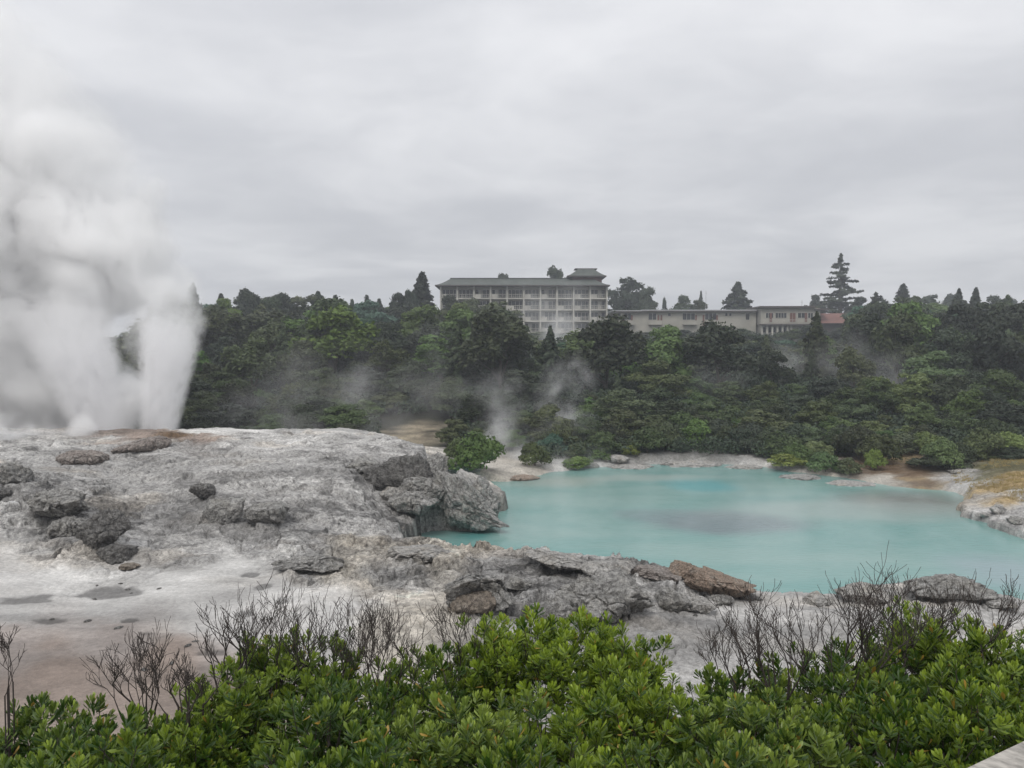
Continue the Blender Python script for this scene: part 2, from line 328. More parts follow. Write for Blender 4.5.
def rock_shader(name, attr=True, col=(.3, .3, .3), dark=.4, bump=1., scale=1., tint=(.45, .36, .24), tintamt=.3):
    m, nt, b = newmat(name); L = nt.links
    geo = N(nt, 'ShaderNodeNewGeometry'); P = geo.outputs['Position']
    if attr:
        base = N(nt, 'ShaderNodeAttribute', attribute_name='Col').outputs['Color']
        rf = N(nt, 'ShaderNodeAttribute', attribute_name='rough').outputs['Fac']
    else:
        base = None; rf = None
    n1 = noise(nt, P, 1.3*scale, 8, .62); n2 = noise(nt, P, 7*scale, 7, .65); n3 = noise(nt, P, 30*scale, 4, .6)
    c = base if attr else col
    c = mixc(nt, maprange(nt, n1, .42, .68), c, tint if not attr else c) if not attr else c
    if not attr:
        mm = math_(nt, 'MULTIPLY', maprange(nt, n1, .45, .7), tintamt); c = mixc(nt, mm, col, tint)
    lo = maprange(nt, n2, .36, .64, .50, 1.36, 'LINEAR')
    if attr: rl = math_(nt, 'ADD', math_(nt, 'MULTIPLY', rf, 1.2), .22, True); lo = math_(nt, 'ADD', 1., math_(nt, 'MULTIPLY', math_(nt, 'SUBTRACT', lo, 1.), rl))
    c = mixc(nt, 1., c, None or (1, 1, 1), 'MULTIPLY') if False else vmath(nt, 'SCALE', c, None, lo) if attr else vmath(nt, 'SCALE', c, None, lo)
    d = maprange(nt, n3, .36, .62, .66, 1.22, 'LINEAR')
    if attr: d = math_(nt, 'ADD', 1., math_(nt, 'MULTIPLY', math_(nt, 'SUBTRACT', d, 1.), rl))
    c = vmath(nt, 'SCALE', c, None, d)
    # dark lichen crust in rough places
    vo = N(nt, 'ShaderNodeTexVoronoi', feature='F1', i_Scale=2.3*scale); wp = vmath(nt, 'ADD', P, vmath(nt, 'SCALE', noise(nt, P, 2.1*scale, 4, .6, 'Color'), None, .9)); L.new(wp, vo.inputs['Vector'])
    n4 = noise(nt, wp, 3.1*scale, 8, .7)
    dm = maprange(nt, n4, .52, .66)
    dm = math_(nt, 'MULTIPLY', dm, math_(nt, 'MULTIPLY', rf, dark*1.3) if attr else dark, True)
    c = mixc(nt, dm, c, vmath(nt, 'MULTIPLY', c, (.36, .35, .34)))
    if attr:  # fine fissures in the crust
        vc = N(nt, 'ShaderNodeTexVoronoi', feature='DISTANCE_TO_EDGE', i_Scale=1.5); L.new(wp, vc.inputs['Vector'])
        ck = math_(nt, 'MULTIPLY', maprange(nt, vc.outputs['Distance'], .0, .03, .8, 0.), math_(nt, 'MULTIPLY', rf, 1., True), True)
        c = mixc(nt, ck, c, vmath(nt, 'MULTIPLY', c, (.4, .38, .36)))
    L.new(c, b.inputs['Base Color']); b.inputs['Roughness'].default_value = .88; b.inputs['Specular IOR Level'].default_value = .25
    hsum = math_(nt, 'ADD', math_(nt, 'MULTIPLY', n1, .34), math_(nt, 'ADD', math_(nt, 'MULTIPLY', n2, .17), math_(nt, 'MULTIPLY', n3, .05)))
    hsum = math_(nt, 'ADD', hsum, math_(nt, 'MULTIPLY', n4, .16))
    bp = N(nt, 'ShaderNodeBump', i_Strength=1.0*bump, i_Distance=.9); 
    if attr: hsum = math_(nt, 'MULTIPLY', hsum, math_(nt, 'ADD', math_(nt, 'MULTIPLY', rf, 1.1), .08))
    L.new(hsum, bp.inputs['Height']); L.new(bp.outputs[0], b.inputs['Normal'])
    return m
M_GROUND = rock_shader('crust')
g_ = link('ground', tm, M_GROUND); tag(g_, 'pale grey sinter terrace and shore around the pool', 'ground', kind='structure')

ZG = Z.reshape(len(ys), len(us))
def gz(x, y):
    u = x/max(y, 14.); i = int(np.clip(np.searchsorted(us, u)-1, 0, len(us)-2)); j = int(np.clip(np.searchsorted(ys, y)-1, 0, len(ys)-2))
    a = min(1, max(0, (u-us[i])/(us[i+1]-us[i]))); b = min(1, max(0, (y-ys[j])/(ys[j+1]-ys[j])))
    return float((ZG[j, i]*(1-a)+ZG[j, i+1]*a)*(1-b)+(ZG[j+1, i]*(1-a)+ZG[j+1, i+1]*a)*b)
def gzs(x, y): return np.array([gz(a, b) for a, b in zip(x, y)])
def hit(px, py, y0=14.):
    """first place where the sight line through (px, py) meets the ground or the water"""
    dx, dz = ray(px, py); y = y0
    while y < 400:
        if CH+dz*y <= max(gz(dx*y, y), -.02): break
        y += .12 if y < 70 else .5
    return dx*y, y, max(gz(dx*y, y), -.02)

# ---------------------------------------------------------------- water
def water_mat():
    m, nt, b = newmat('milky_water'); L = nt.links
    P = N(nt, 'ShaderNodeNewGeometry').outputs['Position']
    c0 = (.12, .28, .26); c1 = (.205, .335, .31)
    mp = N(nt, 'ShaderNodeMapping'); mp.inputs['Scale'].default_value = (.05, .11, 1); L.new(P, mp.inputs['Vector'])
    n = noise(nt, mp.outputs[0], 1.6, 5, .6); c = mixc(nt, maprange(nt, n, .35, .68), c0, c1)
    # patches of other tone: bluish grey in the middle, brown shallows to the right
    def patch(px, py, rx, ry, col, amt, c, soft=.5):
        q = atz(px, py, 0); ex = atz(px+rx, py, 0)[0]-q[0]; ey = (atz(px, py-ry, 0)[1]-atz(px, py+ry, 0)[1])/2
        w = vmath(nt, 'ADD', P, vmath(nt, 'SCALE', vmath(nt, 'SUBTRACT', noise(nt, P, .22, 5, .6, 'Color'), (.5, .5, .5)), None, 2.6))
        v = vmath(nt, 'MULTIPLY', vmath(nt, 'SUBTRACT', w, (q[0], q[1], 0)), (1/ex, 1/ey, 0))
        f = maprange(nt, vmath(nt, 'LENGTH', v), 1.25, soft, 0, amt)
        return mixc(nt, f, c, col)
    c = patch(725, 522, 85, 13, (.13, .175, .19), .9, c)
    c = patch(655, 515, 45, 7, (.15, .22, .23), .6, c)
    c = patch(912, 503, 90, 14, (.15, .155, .14), .9, c, .3)
    c = patch(850, 510, 160, 12, (.27, .34, .32), .7, c, .3)
    c = patch(700, 486, 40, 8, (.06, .30, .32), .85, c, .3)  # dark teal reflection of the forest, painted into the water colour
    c = patch(560, 482, 60, 7, (.34, .38, .34), .7, c, .2)  # whitish steam over the far left water, painted as colour
    c = patch(640, 478, 90, 4, (.33, .38, .35), .6, c, .2)  # pale steam veil along the far shore, mixed into the water colour
    c = patch(1010, 575, 70, 26, (.26, .33, .36), .7, c, .2)
    c = patch(470, 535, 30, 6, (.05, .22, .21), .7, c, .3)
    L.new(c, b.inputs['Base Color']); b.inputs['Roughness'].default_value = .16; b.inputs['Specular IOR Level'].default_value = .5; b.inputs['IOR'].default_value = 1.33
    bp = N(nt, 'ShaderNodeBump', i_Strength=.35, i_Distance=.05)
    mp2 = N(nt, 'ShaderNodeMapping'); mp2.inputs['Scale'].default_value = (1.2, 2.4, 1); L.new(P, mp2.inputs['Vector'])
    L.new(noise(nt, mp2.outputs[0], 2.2, 4, .55), bp.inputs['Height']); L.new(bp.outputs[0], b.inputs['Normal'])
    return m
wv = [(-8, 24), (48, 24), (48, 62), (-8, 62)]
mw = MB(); mw.poly([(x, y, 0.) for x, y in wv]); w_ = mw.build('water', water_mat()); tag(w_, 'milky turquoise hot spring pool', 'pool', kind='structure')

# ---------------------------------------------------------------- rocks
import bmesh
_ico = {}
def rand_dirs_(n, rng):
    v = rng.normal(size=(n, 3)); return v/np.linalg.norm(v, axis=1, keepdims=True)
def ico(n):
    if n not in _ico:
        bm = bmesh.new(); bmesh.ops.create_icosphere(bm, subdivisions=n, radius=1)
        v = np.array([x.co[:] for x in bm.verts]); f = np.array([[q.index for q in x.verts] for x in bm.faces]); bm.free(); _ico[n] = (v, f)
    return _ico[n]
M_RK = {'grey': rock_shader('rock_grey', False, (.43, .42, .40), .6, 1.2, 1., (.43, .41, .37), .8),
        'pale': rock_shader('rock_pale', False, (.50, .485, .46), .5, 1.1, 1., (.44, .39, .32), .6),
        'dark': rock_shader('rock_dark', False, (.27, .262, .25), .8, 1.3, 1.2, (.32, .31, .29), .8),
        'orange': rock_shader('rock_orange', False, (.60, .46, .36), .35, 1.2, 2.4, (.62, .55, .47), .8),
        'red': rock_shader('rock_red', False, (.36, .315, .285), .6, 1., 1.3, (.40, .37, .34), .9),
        'brown': rock_shader('rock_brown', False, (.33, .28, .23), .7, 1., 1.5, (.38, .34, .29), .9)}
def rock(px, py, wpx, hpx, z, mat, label, seed, depth=1., sub=6, lean=0., rough=1., shape=None, name='rock', cat='rock', group=None, rz=0., blocky=.5, qz=None, sink=.25, scoop=None, dz=0.):
    """px,py = middle of the foot on ground of height z; wpx,hpx = size in the photograph"""
    c = np.array(hit(px, py)); z = c[2]+dz; s = c[1]/F; w = wpx*s/2; h = hpx*s
    v, f = ico(sub); d = v.copy()
    r = 1+0*d[:, 0]
    # broken stone: a ball cut by random planes, then cracked and roughened
    rk = np.random.default_rng(seed*13+1); nk = rand_dirs_(26, rk); ok_ = rk.uniform(.66, .98, 26)
    if blocky > .7: nk[:, 2] *= .4; nk /= np.linalg.norm(nk, axis=1, keepdims=True)
    hw = hpx/wpx*.9 if qz is None else qz; q = d*np.array([1, 1, max(hw, .3)])*1.25+seed*7.1
    dd = d+.10*rough*np.stack([fbm(q*2.2, 3, seed+20), fbm(q*2.2, 3, seed+21), fbm(q*2.2, 3, seed+22)], 1)
    r = (ok_[None]/np.maximum(dd@nk.T, .12)).min(1); r = np.minimum(r, 1.5)
    r = r*(1+rough*(.13*fbm(q*1.6, 4, seed, .5)+.07*fbm(q*4., 4, seed+3, .62, True)+.03*fbm(q*10, 3, seed+5, .6, True)))
    if blocky < .3: r = 1+.22*fbm(q*1.3, 4, seed)+.07*fbm(q*5, 4, seed+3, .6)
    f1, f2, cid = voro(q*2.0+.3*fbm(q*2, 3, seed+8)[:, None], seed); r = r*(1+rough*(.13*(cid-.5)*sst(0, .10, f2-f1)-.11*(1-sst(0, .09, f2-f1))))
    P = d*r[:, None]
    P[:, 2] = P[:, 2]*.5+.5
    P = P*np.array([w, w*depth, h*1.0])
    P[:, 0] += lean*P[:, 2]*w/h
    if shape is not None: P = shape(P, w, h)
    if scoop is not None:  # hollow under an overhang, facing the viewer
        sx, sz, sr, dep = scoop; k = np.exp(-(((P[:, 0]-sx*w)/(sr*w))**2+((P[:, 2]-sz*h)/(sr*h*1.1))**2))*(P[:, 1] < 0)
        P[:, 1] += k*dep*w
    P[:, 2] -= sink*h
    co, si = cos(rz), sin(rz); P = np.stack([P[:, 0]*co-P[:, 1]*si, P[:, 0]*si+P[:, 1]*co, P[:, 2]], 1)
    me = mesh_np(name, P, f, True)
    o = link(name, me, M_RK[mat], loc=(c[0], c[1], z)); tag(o, label, cat, group); return o
def taper_right(P, w, h):
    t = np.clip((P[:, 0]/w+1)/2, 0, 1); P[:, 2] *= (1.1-.75*t); return P
def taper_left(P, w, h):
    t = np.clip((P[:, 0]/w+1)/2, 0, 1); P[:, 2] *= (.35+.75*t); return P
G_SH = 'rocks along the near shore'
rock(717, 592, 80, 31, .5, 'orange', 'rust and cream crusted boulder jutting over the turquoise water', 3, .8, shape=taper_right, rough=1.2, sink=.15, group=G_SH)
rock(743, 598, 46, 18, .3, 'dark', 'small dark rock in front of the rusty boulder at the water edge', 4, .7, shape=taper_right, group=G_SH, sub=5)
rock(658, 576, 66, 14, .75, 'red', 'low reddish brown ledge left of the rusty boulder', 5, .8, shape=taper_right, group=G_SH, sub=6)
rock(684, 577, 34, 17, .7, 'orange', 'small pinkish cream rock touching the rusty boulder', 6, .9, group=G_SH, sub=5)
rock(557, 562, 64, 16, .85, 'pale', 'cracked pale slab at the pool edge above the cave rock', 7, .9, shape=taper_right, group=G_SH)
rock(603, 573, 54, 16, .85, 'pale', 'smooth whitish rock between the cracked slab and the reddish ledge', 8, .9, group=G_SH, rough=.6)
rock(478, 612, 78, 40, .85, 'grey', 'hollowed boulder with a dark brown overhang above the bushes', 9, .75, group=G_SH, scoop=(.05, .40, .55, .95), rough=.9, sink=.12)
rock(474, 611, 54, 26, .85, 'brown', 'brown rock filling the hollow of the overhanging boulder', 60, .6, group=G_SH, rough=.7, sub=5)
rock(602, 620, 96, 50, .8, 'grey', 'largest knobbly grey boulder behind the green bushes', 11, .8, group=G_SH, rough=1.25, sink=.15, scoop=(.55, .3, .3, .3))
rock(560, 622, 50, 34, .8, 'grey', 'crusted grey rock joined to the left of the knobbly boulder', 12, .8, group=G_SH, rough=1.2, sub=5)
rock(672, 607, 36, 24, .8, 'grey', 'round grey rock just right of the knobbly boulder', 13, .9, group=G_SH, sub=5)
rock(700, 610, 34, 16, .75, 'pale', 'flat pale rock right of the round grey rock', 14, .9, group=G_SH, sub=5)
rock(722, 604, 28, 12, .7, 'grey', 'small grey stone below the dark rock at the water edge', 15, .9, group=G_SH, sub=5)
rock(942, 596, 84, 28, .6, 'grey', 'humped grey rock at the right pool edge behind bare twigs', 16, .7, group=G_SH, rough=.9)
rock(864, 600, 56, 20, .55, 'pale', 'low pale rock left of the humped grey rock', 17, .8, group=G_SH)
rock(820, 604, 34, 12, .55, 'pale', 'small low rock on the shore right of the rusty boulder', 18, .8, group=G_SH, sub=5)
rock(1000, 606, 40, 10, .5, 'pale', 'flat pale stone at the right end of the near shore', 19, .8, group=G_SH, sub=5)
rock(420, 556, 70, 12, .95, 'pale', 'low cream crust beside the start of the pool', 20, .9, group=G_SH)
rock(305, 566, 78, 16, .9, 'grey', 'dark undercut ledge at the left end of the near shore', 21, .6, group=G_SH, shape=taper_left, rough=1.)
rock(520, 588, 40, 12, .9, 'grey', 'grey hump right of the hollowed brown boulder', 23, .9, group=G_SH, sub=5)
G_T = 'rocks on the sinter terrace'
def cliff(P, w, h):
    t = np.clip((P[:, 0]/w+1)/2, 0, 1); P[:, 2] *= (.55+.5*sst(0, .35, t)); P[:, 1] += .15*w*np.sin(P[:, 0]/w*7); return P
rock(410, 496, 62, 44, 1.3, 'dark', 'dark fluted cliff face under the terrace top', 31, .5, group=G_T, rough=1., blocky=.75, sink=.06, qz=.16)
rock(376, 489, 52, 34, 1.3, 'dark', 'left lower end of the dark fluted cliff', 61, .5, group=G_T, rough=1.1, shape=taper_left, blocky=.75, sink=.1, qz=.2)
rock(434, 486, 34, 34, 1.3, 'grey', 'grey pillar at the right end of the dark cliff', 62, .7, group=G_T, rough=1.1, blocky=.75, sink=.08, qz=.2)
rock(365, 470, 40, 14, 2.3, 'grey', 'grey shoulder left of the dark cliff face', 32, .9, group=G_T)
rock(470, 528, 62, 66, .1, 'grey', 'great ribbed grey rock standing in the pool at the end of the terrace', 33, .9, group=G_T, rough=1.0, shape=taper_right, sink=.1)
rock(482, 523, 42, 42, .05, 'grey', 'rounded grey buttress at the water below the ribbed rock', 34, .9, group=G_T, rough=.9, sink=.12)
rock(452, 474, 60, 26, 2.0, 'pale', 'pale slanting slab on top of the ribbed grey rock', 35, .8, group=G_T, shape=taper_right, rough=.8, sink=.1)
rock(428, 522, 52, 34, .3, 'grey', 'jagged grey rock beside the little cove', 36, .8, group=G_T, rough=1.2, sink=.1)
rock(412, 512, 52, 26, .9, 'grey', 'broken grey blocks below the dark cliff face', 37, .9, group=G_T, rough=1.3)
rock(443, 498, 46, 20, 1.4, 'pale', 'pale rock lip in front of the small water hole', 38, .7, group=G_T, rough=.9)
rock(395, 500, 40, 16, 1.2, 'pale', 'cracked pale boulder on the slope below the cliff', 40, .8, group=G_T, sub=5)
rock(205, 499, 24, 17, 2.1, 'dark', 'dark round boulder perched on the terrace slope', 41, .9, group=G_T, sub=5, sink=.1)
rock(222, 519, 44, 24, 1.55, 'grey', 'grey block step under the perched dark boulder', 42, .7, group=G_T, blocky=.8, rough=.7)
rock(268, 520, 54, 24, 1.5, 'grey', 'fluted grey hump right of the grey block step', 43, .8, group=G_T, blocky=.4, rough=.8)
rock(60, 512, 62, 26, 1.95, 'grey', 'lumpy grey rock at the top of the left rock pile', 44, .9, group=G_T, rough=1.4)
rock(104, 545, 50, 40, 1.25, 'dark', 'jagged dark rock at the right end of the left rock pile', 145, .9, group=G_T, rough=1., sink=.15)
rock(72, 535, 50, 26, 1.5, 'grey', 'grey rubble rock in the middle of the left rock pile', 46, .9, group=G_T, rough=1.4)
rock(118, 558, 36, 18, 1.0, 'dark', 'low dark rock at the foot of the left rock pile', 47, .9, group=G_T, rough=1.2, sub=5)
rock(12, 483, 38, 22, 2.45, 'grey', 'grey boulder at the left frame edge below the steam', 48, .9, group=G_T, sub=5)
rock(4, 497, 18, 12, 2.2, 'dark', 'small dark boulder cut by the left frame edge', 49, .9, group=G_T, sub=5)
rock(130, 570, 22, 7, .9, 'brown', 'small brownish stone on the pale flat', 50, .9, group=G_T, sub=4)
rock(140, 449, 52, 20, 2.9, 'red', 'red brown mound at the foot of the geyser jets', 52, .9, group=G_T, rough=.6, blocky=.2, shape=taper_left)
rock(84, 463, 50, 17, 2.65, 'red', 'dull reddish mound half hidden in steam', 53, .9, group=G_T, rough=.9, blocky=.2)
rock(998, 514, 16, 12, .5, 'pale', 'white stone on the ochre bank', 56, .9, sub=4, group='stones on the right bank')
rock(985, 519, 12, 7, .3, 'pale', 'smaller white stone at the foot of the ochre bank', 57, .9, sub=4, group='stones on the right bank')
rock(1018, 524, 22, 9, .3, 'grey', 'grey stone at the right frame edge by the water', 58, .9, sub=4, group='stones on the right bank')
G_F = 'rocks along the far shore'
for i, (a, b, w, h, m, l) in enumerate([(690, 464, 62, 7, 'pale', 'long pale ledge on the middle of the far shore'), (630, 467, 46, 5, 'pale', 'low pale ledge left of the middle on the far shore'), (590, 466, 20, 6, 'grey', 'grey stone on the far shore below the low bushes'),
        (745, 468, 34, 6, 'pale', 'pale ledge end right of the long pale ledge'), (800, 478, 44, 6, 'grey', 'pinkish grey ledge below the bright green shrubs'), (850, 484, 46, 5, 'pale', 'thin pale ledge below the brown flat'),
        (615, 459, 30, 8, 'pale', 'whitish rock among the far shore bushes'), (470, 471, 22, 6, 'grey', 'grey stone below the round green bush'), (965, 472, 30, 6, 'pale', 'pale stone at the edge of the brown flat'), (520, 478, 36, 5, 'orange', 'yellow tinted ledge at the left end of the far shore')]):
    rock(a, b, w, h, .15 if b > 464 else .4, m, l, 70+i, .9, group=G_F, sub=5, rough=1.2, sink=.55, blocky=.2)
# small loose stones on the flat, countable ones
proto = None
for i in range(26):
    px = random.choice([random.uniform(20, 330), random.uniform(560, 900)]); py = random.uniform(575, 690) if px < 400 else random.uniform(610, 670)
    c = atz(px, py, .82)
    if proto is None:
        v, f = ico(3); q = v*(1+.3*fbm(v*1.7, 3, 5))[:, None]*np.array([1, .8, .55]); me = mesh_np('pebble', q, f, True)
        proto = link('pebble', me, M_RK['dark'])
        o = proto
    else: o = proto.copy(); COL.objects.link(o)
    s = random.uniform(.03, .08); o.scale = (s*random.uniform(1, 1.8), s, s); o.location = (c[0], c[1], gz(c[0], c[1])+s*.2); o.rotation_euler.z = random.uniform(0, 6)
    tag(o, 'small dark pebble lying on the pale sinter flat' if px < 400 else 'small dark pebble lying on the grey slope below the pool', 'pebble', 'pebbles lying on the pale flat' if px < 400 else 'pebbles lying on the grey slope')

# ---------------------------------------------------------------- foliage
def leaf_mat(name, col, col2, rough=.6, spec=.3, trans=.15, objvar=.35):
    m, nt, b = newmat(name); L = nt.links
    t = N(nt, 'ShaderNodeAttribute', attribute_name='tint').outputs['Fac']
    oi = N(nt, 'ShaderNodeObjectInfo').outputs['Random']
    c = mixc(nt, t, col, col2)
    c = vmath(nt, 'SCALE', c, None, maprange(nt, oi, 0, 1, 1-objvar, 1+objvar, 'LINEAR'))
    hs = N(nt, 'ShaderNodeHueSaturation'); L.new(c, hs.inputs['Color']); L.new(maprange(nt, math_(nt, 'FRACT', math_(nt, 'MULTIPLY', oi, 7.3)), 0, 1, .5-.03*(objvar > 0), .5+.025*(objvar > 0), 'LINEAR'), hs.inputs['Hue'])
    L.new(maprange(nt, math_(nt, 'FRACT', math_(nt, 'MULTIPLY', oi, 13.7)), 0, 1, .75 if objvar > 0 else .97, 1.1 if objvar > 0 else 1.08, 'LINEAR'), hs.inputs['Saturation'])
    c = hs.outputs[0]
    L.new(c, b.inputs['Base Color']); b.inputs['Roughness'].default_value = rough; b.inputs['Specular IOR Level'].default_value = spec
    if trans:
        tr = N(nt, 'ShaderNodeBsdfTranslucent'); L.new(c, tr.inputs[0]); mx = N(nt, 'ShaderNodeMixShader'); mx.inputs[0].default_value = trans
        L.new(b.outputs[0], mx.inputs[1]); L.new(tr.outputs[0], mx.inputs[2]); L.new(mx.outputs[0], nt.nodes['Material Output'].inputs[0])
    return m
M_LEAF = leaf_mat('leaf_forest', (.030, .046, .018), (.085, .112, .040), objvar=.5)
M_LEAFB = leaf_mat('leaf_bright', (.05, .09, .022), (.12, .18, .045), objvar=.25)
M_LEAFD = leaf_mat('leaf_dark', (.020, .032, .019), (.052, .070, .038), objvar=.35)
M_LEAFY = leaf_mat('leaf_yellow', (.10, .15, .03), (.22, .28, .07), objvar=.15)
M_LEAFT = leaf_mat('leaf_teal', (.03, .085, .045), (.07, .15, .085), objvar=.1)
M_BARK = simple('bark', (.10, .085, .07), .9, .3, 3.)
M_TWIG = simple('twig', (.052, .042, .038), .85, .25, 6.)
M_DEAD = simple('dead_wood', (.22, .20, .18), .9, .2, 3.)

def rand_dirs(n, rng):
    v = rng.normal(size=(n, 3)); return v/np.linalg.norm(v, axis=1, keepdims=True)
def quads(P, Nn, size, rng, aspect=1.6, tint=None):
    n = len(P); r = rand_dirs(n, rng)
    u = np.cross(Nn, r); u /= np.linalg.norm(u, axis=1, keepdims=True)+1e-9; w = np.cross(Nn, u)
    s = np.asarray(size)[:, None] if np.ndim(size) else size
    a = u*s*.5*aspect; b = w*s*.5
    V = np.stack([P-a, P-b*.9, P+a, P+b], 1).reshape(-1, 3); Fq = np.arange(4*n).reshape(n, 4)
    t = rng.random(n) if tint is None else tint
    return V, Fq, t
def crown_mesh(name, lobes, nleaf, size, seed, jit=.6, inner=.15, tintup=.5):
    """lobes: (x,y,z,r,flatten). leaf-sized faces spread through each lobe's outer shell."""
    rng = np.random.default_rng(seed); L = np.array(lobes, float)
    a = L[:, 3]**2; k = rng.choice(len(L), nleaf, p=a/a.sum())
    d = rand_dirs(nleaf, rng); d[:, 2] = np.where((d[:, 2] < -.35), -d[:, 2]*rng.random(nleaf), d[:, 2])
    d /= np.linalg.norm(d, axis=1, keepdims=True)
    rr = L[k, 3]*(1-inner*2*rng.random(nleaf)**2)*(1+.42*fbm(d*2.2+k[:, None]*3.1, 3, seed))
    rr *= np.where(rng.random(nleaf) < .10, rng.uniform(1.05, 1.35, nleaf), 1.)
    P = L[k, :3]+d*rr[:, None]*np.stack([np.ones(nleaf), np.ones(nleaf), L[k, 4]], 1)
    keep = np.ones(nleaf, bool)
    for j in range(len(L)):
        q = (P-L[j, :3])/np.array([1, 1, L[j, 4]]); keep &= (np.linalg.norm(q, axis=1) > .72*L[j, 3]) | (k == j)
    # small gaps
    keep &= fbm(P*1.6/size*.3+9, 2, seed+4) > -.42
    P = P[keep]; d = d[keep]; Nn = d+jit*rand_dirs(len(P), rng); Nn /= np.linalg.norm(Nn, axis=1, keepdims=True)
    cl = fbm(P*.9, 2, seed+7)*.5+.5
    V, Fq, t = quads(P, Nn, size*(.6+.8*rng.random(len(P))), rng, 1.5, tint=np.clip(.25+.5*cl+.5*(rng.random(len(P))-.5), 0, 1))
    return mesh_np(name, V, Fq, False, {'tint': ('FACE', 'FLOAT', t)})
def broad_lobes(seed, n=11, w=1., h=1., top=1.):
    r = random.Random(seed); L = [(0, 0, h*.58, .30*w, .9)]; n = int(n*1.7); sk = r.uniform(-.06, .06)
    for i in range(n):
        a = i*2.4+r.uniform(-.5, .5); q = r.uniform(.14, .40)*w; zz = h*(r.uniform(.38, .90)-.22*(q/w/.4)**2)
        L.append((cos(a)*q+sk*w, sin(a)*q, max(zz, .3*h), r.uniform(.085, .20)*w, r.uniform(.6, .95)))
    for i in range(n//3):
        a = r.uniform(0, 6.3); q = r.uniform(.03, .17)*w; L.append((cos(a)*q+sk*w, sin(a)*q, h*r.uniform(.78, .97), r.uniform(.07, .15)*w, .85))
    return L
def trunk_mesh(h, r, seed, lobes=None):
    rr = random.Random(seed); m = MB(); top = h*.8
    pts = [(rr.uniform(-.05, .05)*h*t, rr.uniform(-.05, .05)*h*t, top*t-.5*(t == 0)) for t in (0, .25, .5, .75, 1)]
    m.tube(pts, [r, r*.8, r*.6, r*.4, r*.15], 6)
    for L in (lobes or [])[1:9]:
        i = 1 if L[2] < .6*h else 2; p = pts[i]
        mid = ((p[0]+L[0])/2, (p[1]+L[1])/2, (p[2]+L[2])/2+.02*h)
        m.tube([p, mid, L[:3]], [r*.45, r*.3, r*.08], 5)
    me = bpy.data.meshes.new('trunk'); me.from_pydata(m.v, [], m.f); me.materials.append(M_BARK); return me
# unit trees are 6 m wide and 7 m tall
KIND = {}
def reg(k, crown, trunk, W, H): KIND[k] = (crown, trunk, W, H)
for i in range(7):
    L = broad_lobes(100+i, 10+i, 6., 6.6); reg('broad%d' % i, crown_mesh('crown', L, 13000, .20, 200+i, .75), trunk_mesh(6.6, .2, i, L), 6., 6.6)
for i in range(3):   # upright ragged tea-tree scrub
    r = random.Random(i+40); L = []
    for j in range(15):
        a = j*2.4; q = r.uniform(.1, .36)*5; L.append((cos(a)*q, sin(a)*q, r.uniform(2.5, 6.3-abs(q)*1.), r.uniform(.5, 1.0), 1.35))
    reg('scrub%d' % i, crown_mesh('crown', L, 7500, .2, 300+i, 1., .3), trunk_mesh(6.2, .15, i+20, L), 5., 7.)
for i in range(3):   # low shrubs by the water
    L = broad_lobes(150+i, 14, 3.4, 2.6); L = [(x, y, z*.85, rr_, .85) for x, y, z, rr_, _ in L]
    reg('shrub%d' % i, crown_mesh('crown', L, 7000, .13, 350+i, .7), trunk_mesh(2.2, .08, i+60, L), 3.4, 2.4)
def conifer(seed, W, H, tiers, sparse=0., droop=.25, size=.3, n=7000, bare=.12, branches=9, ragged=.35):
    rng = np.random.default_rng(seed); r = random.Random(seed); Ps = []; m = MB()
    m.tube([(0, 0, -.5), (r.uniform(-.1, .1), 0, H*.5), (0, 0, H*.99)], [W*.045, W*.03, .02], 6)
    nb = tiers*branches; side = [r.uniform(.75, 1.15) for _ in range(7)]
    for b in range(nb):
        if r.random() < sparse: continue
        f = 1-(1-(b+r.random())/nb)**.75 if False else (b+r.random())/nb
        if sparse: f = (round(f*tiers)+r.gauss(0, .22))/tiers
        f = min(1, max(0, f)); z = H*(bare+(1-bare)*f); a = b*2.399+r.uniform(-.6, .6)
        R = (W/2*(1-f)**.8*side[int((a % 6.283)/6.284*7)]*(1+ragged*r.uniform(-1, .6)))+.10+.1*(r.random() < .2)
        dz = -droop*R*.6+r.uniform(-.12, .18)*R; e = (cos(a)*R, sin(a)*R, z+dz)
        m.tube([(0, 0, z), e], [.03+.006*W*(1-f), .012], 3, False)
        k = int(8+R*22); tt = np.sqrt(rng.random(k))*.98+.05
        Ps.append(np.array([0, 0, z])+(np.array(e)-np.array([0, 0, z]))*tt[:, None]+rng.normal(size=(k, 3))*np.array([.10, .10, .07])*(.35+R*.45)*(1.25-.8*tt[:, None]))
    k = 60; q = rng.random(k); Ps.append(np.stack([rng.normal(size=k)*.06*(1.1-q)*2, rng.normal(size=k)*.06*(1.1-q)*2, H*(.93+.085*q)], 1))
    P = np.concatenate(Ps); P = P[rng.permutation(len(P))][:n] if len(P) > n else P
    while len(P) < n*.7: P = np.concatenate([P, P+rng.normal(size=P.shape)*size*.35])
    Nn = P*np.array([1, 1, 0]); Nn /= np.linalg.norm(Nn, axis=1, keepdims=True)+1e-6; Nn[:, 2] += .8; Nn += rand_dirs(len(P), rng)*.8; Nn /= np.linalg.norm(Nn, axis=1, keepdims=True)
    V, Fq, t = quads(P, Nn, size*(.5+.8*rng.random(len(P))), rng, 2.0)
    tm = bpy.data.meshes.new('trunk'); tm.from_pydata(m.v, [], m.f); tm.materials.append(M_BARK)
    return mesh_np('crown', V, Fq, False, {'tint': ('FACE', 'FLOAT', t)}), tm
for i in range(2): c, t = conifer(400+i, 6.5, 10, 12, 0, .2, .32, 13000, .1, 9, .5); reg('conifer%d' % i, c, t, 6.5, 10)
c, t = conifer(410, 4.2, 12, 22, .0, .05, .35, 12000, .06, 16); reg('cypress', c, t, 4.2, 12)
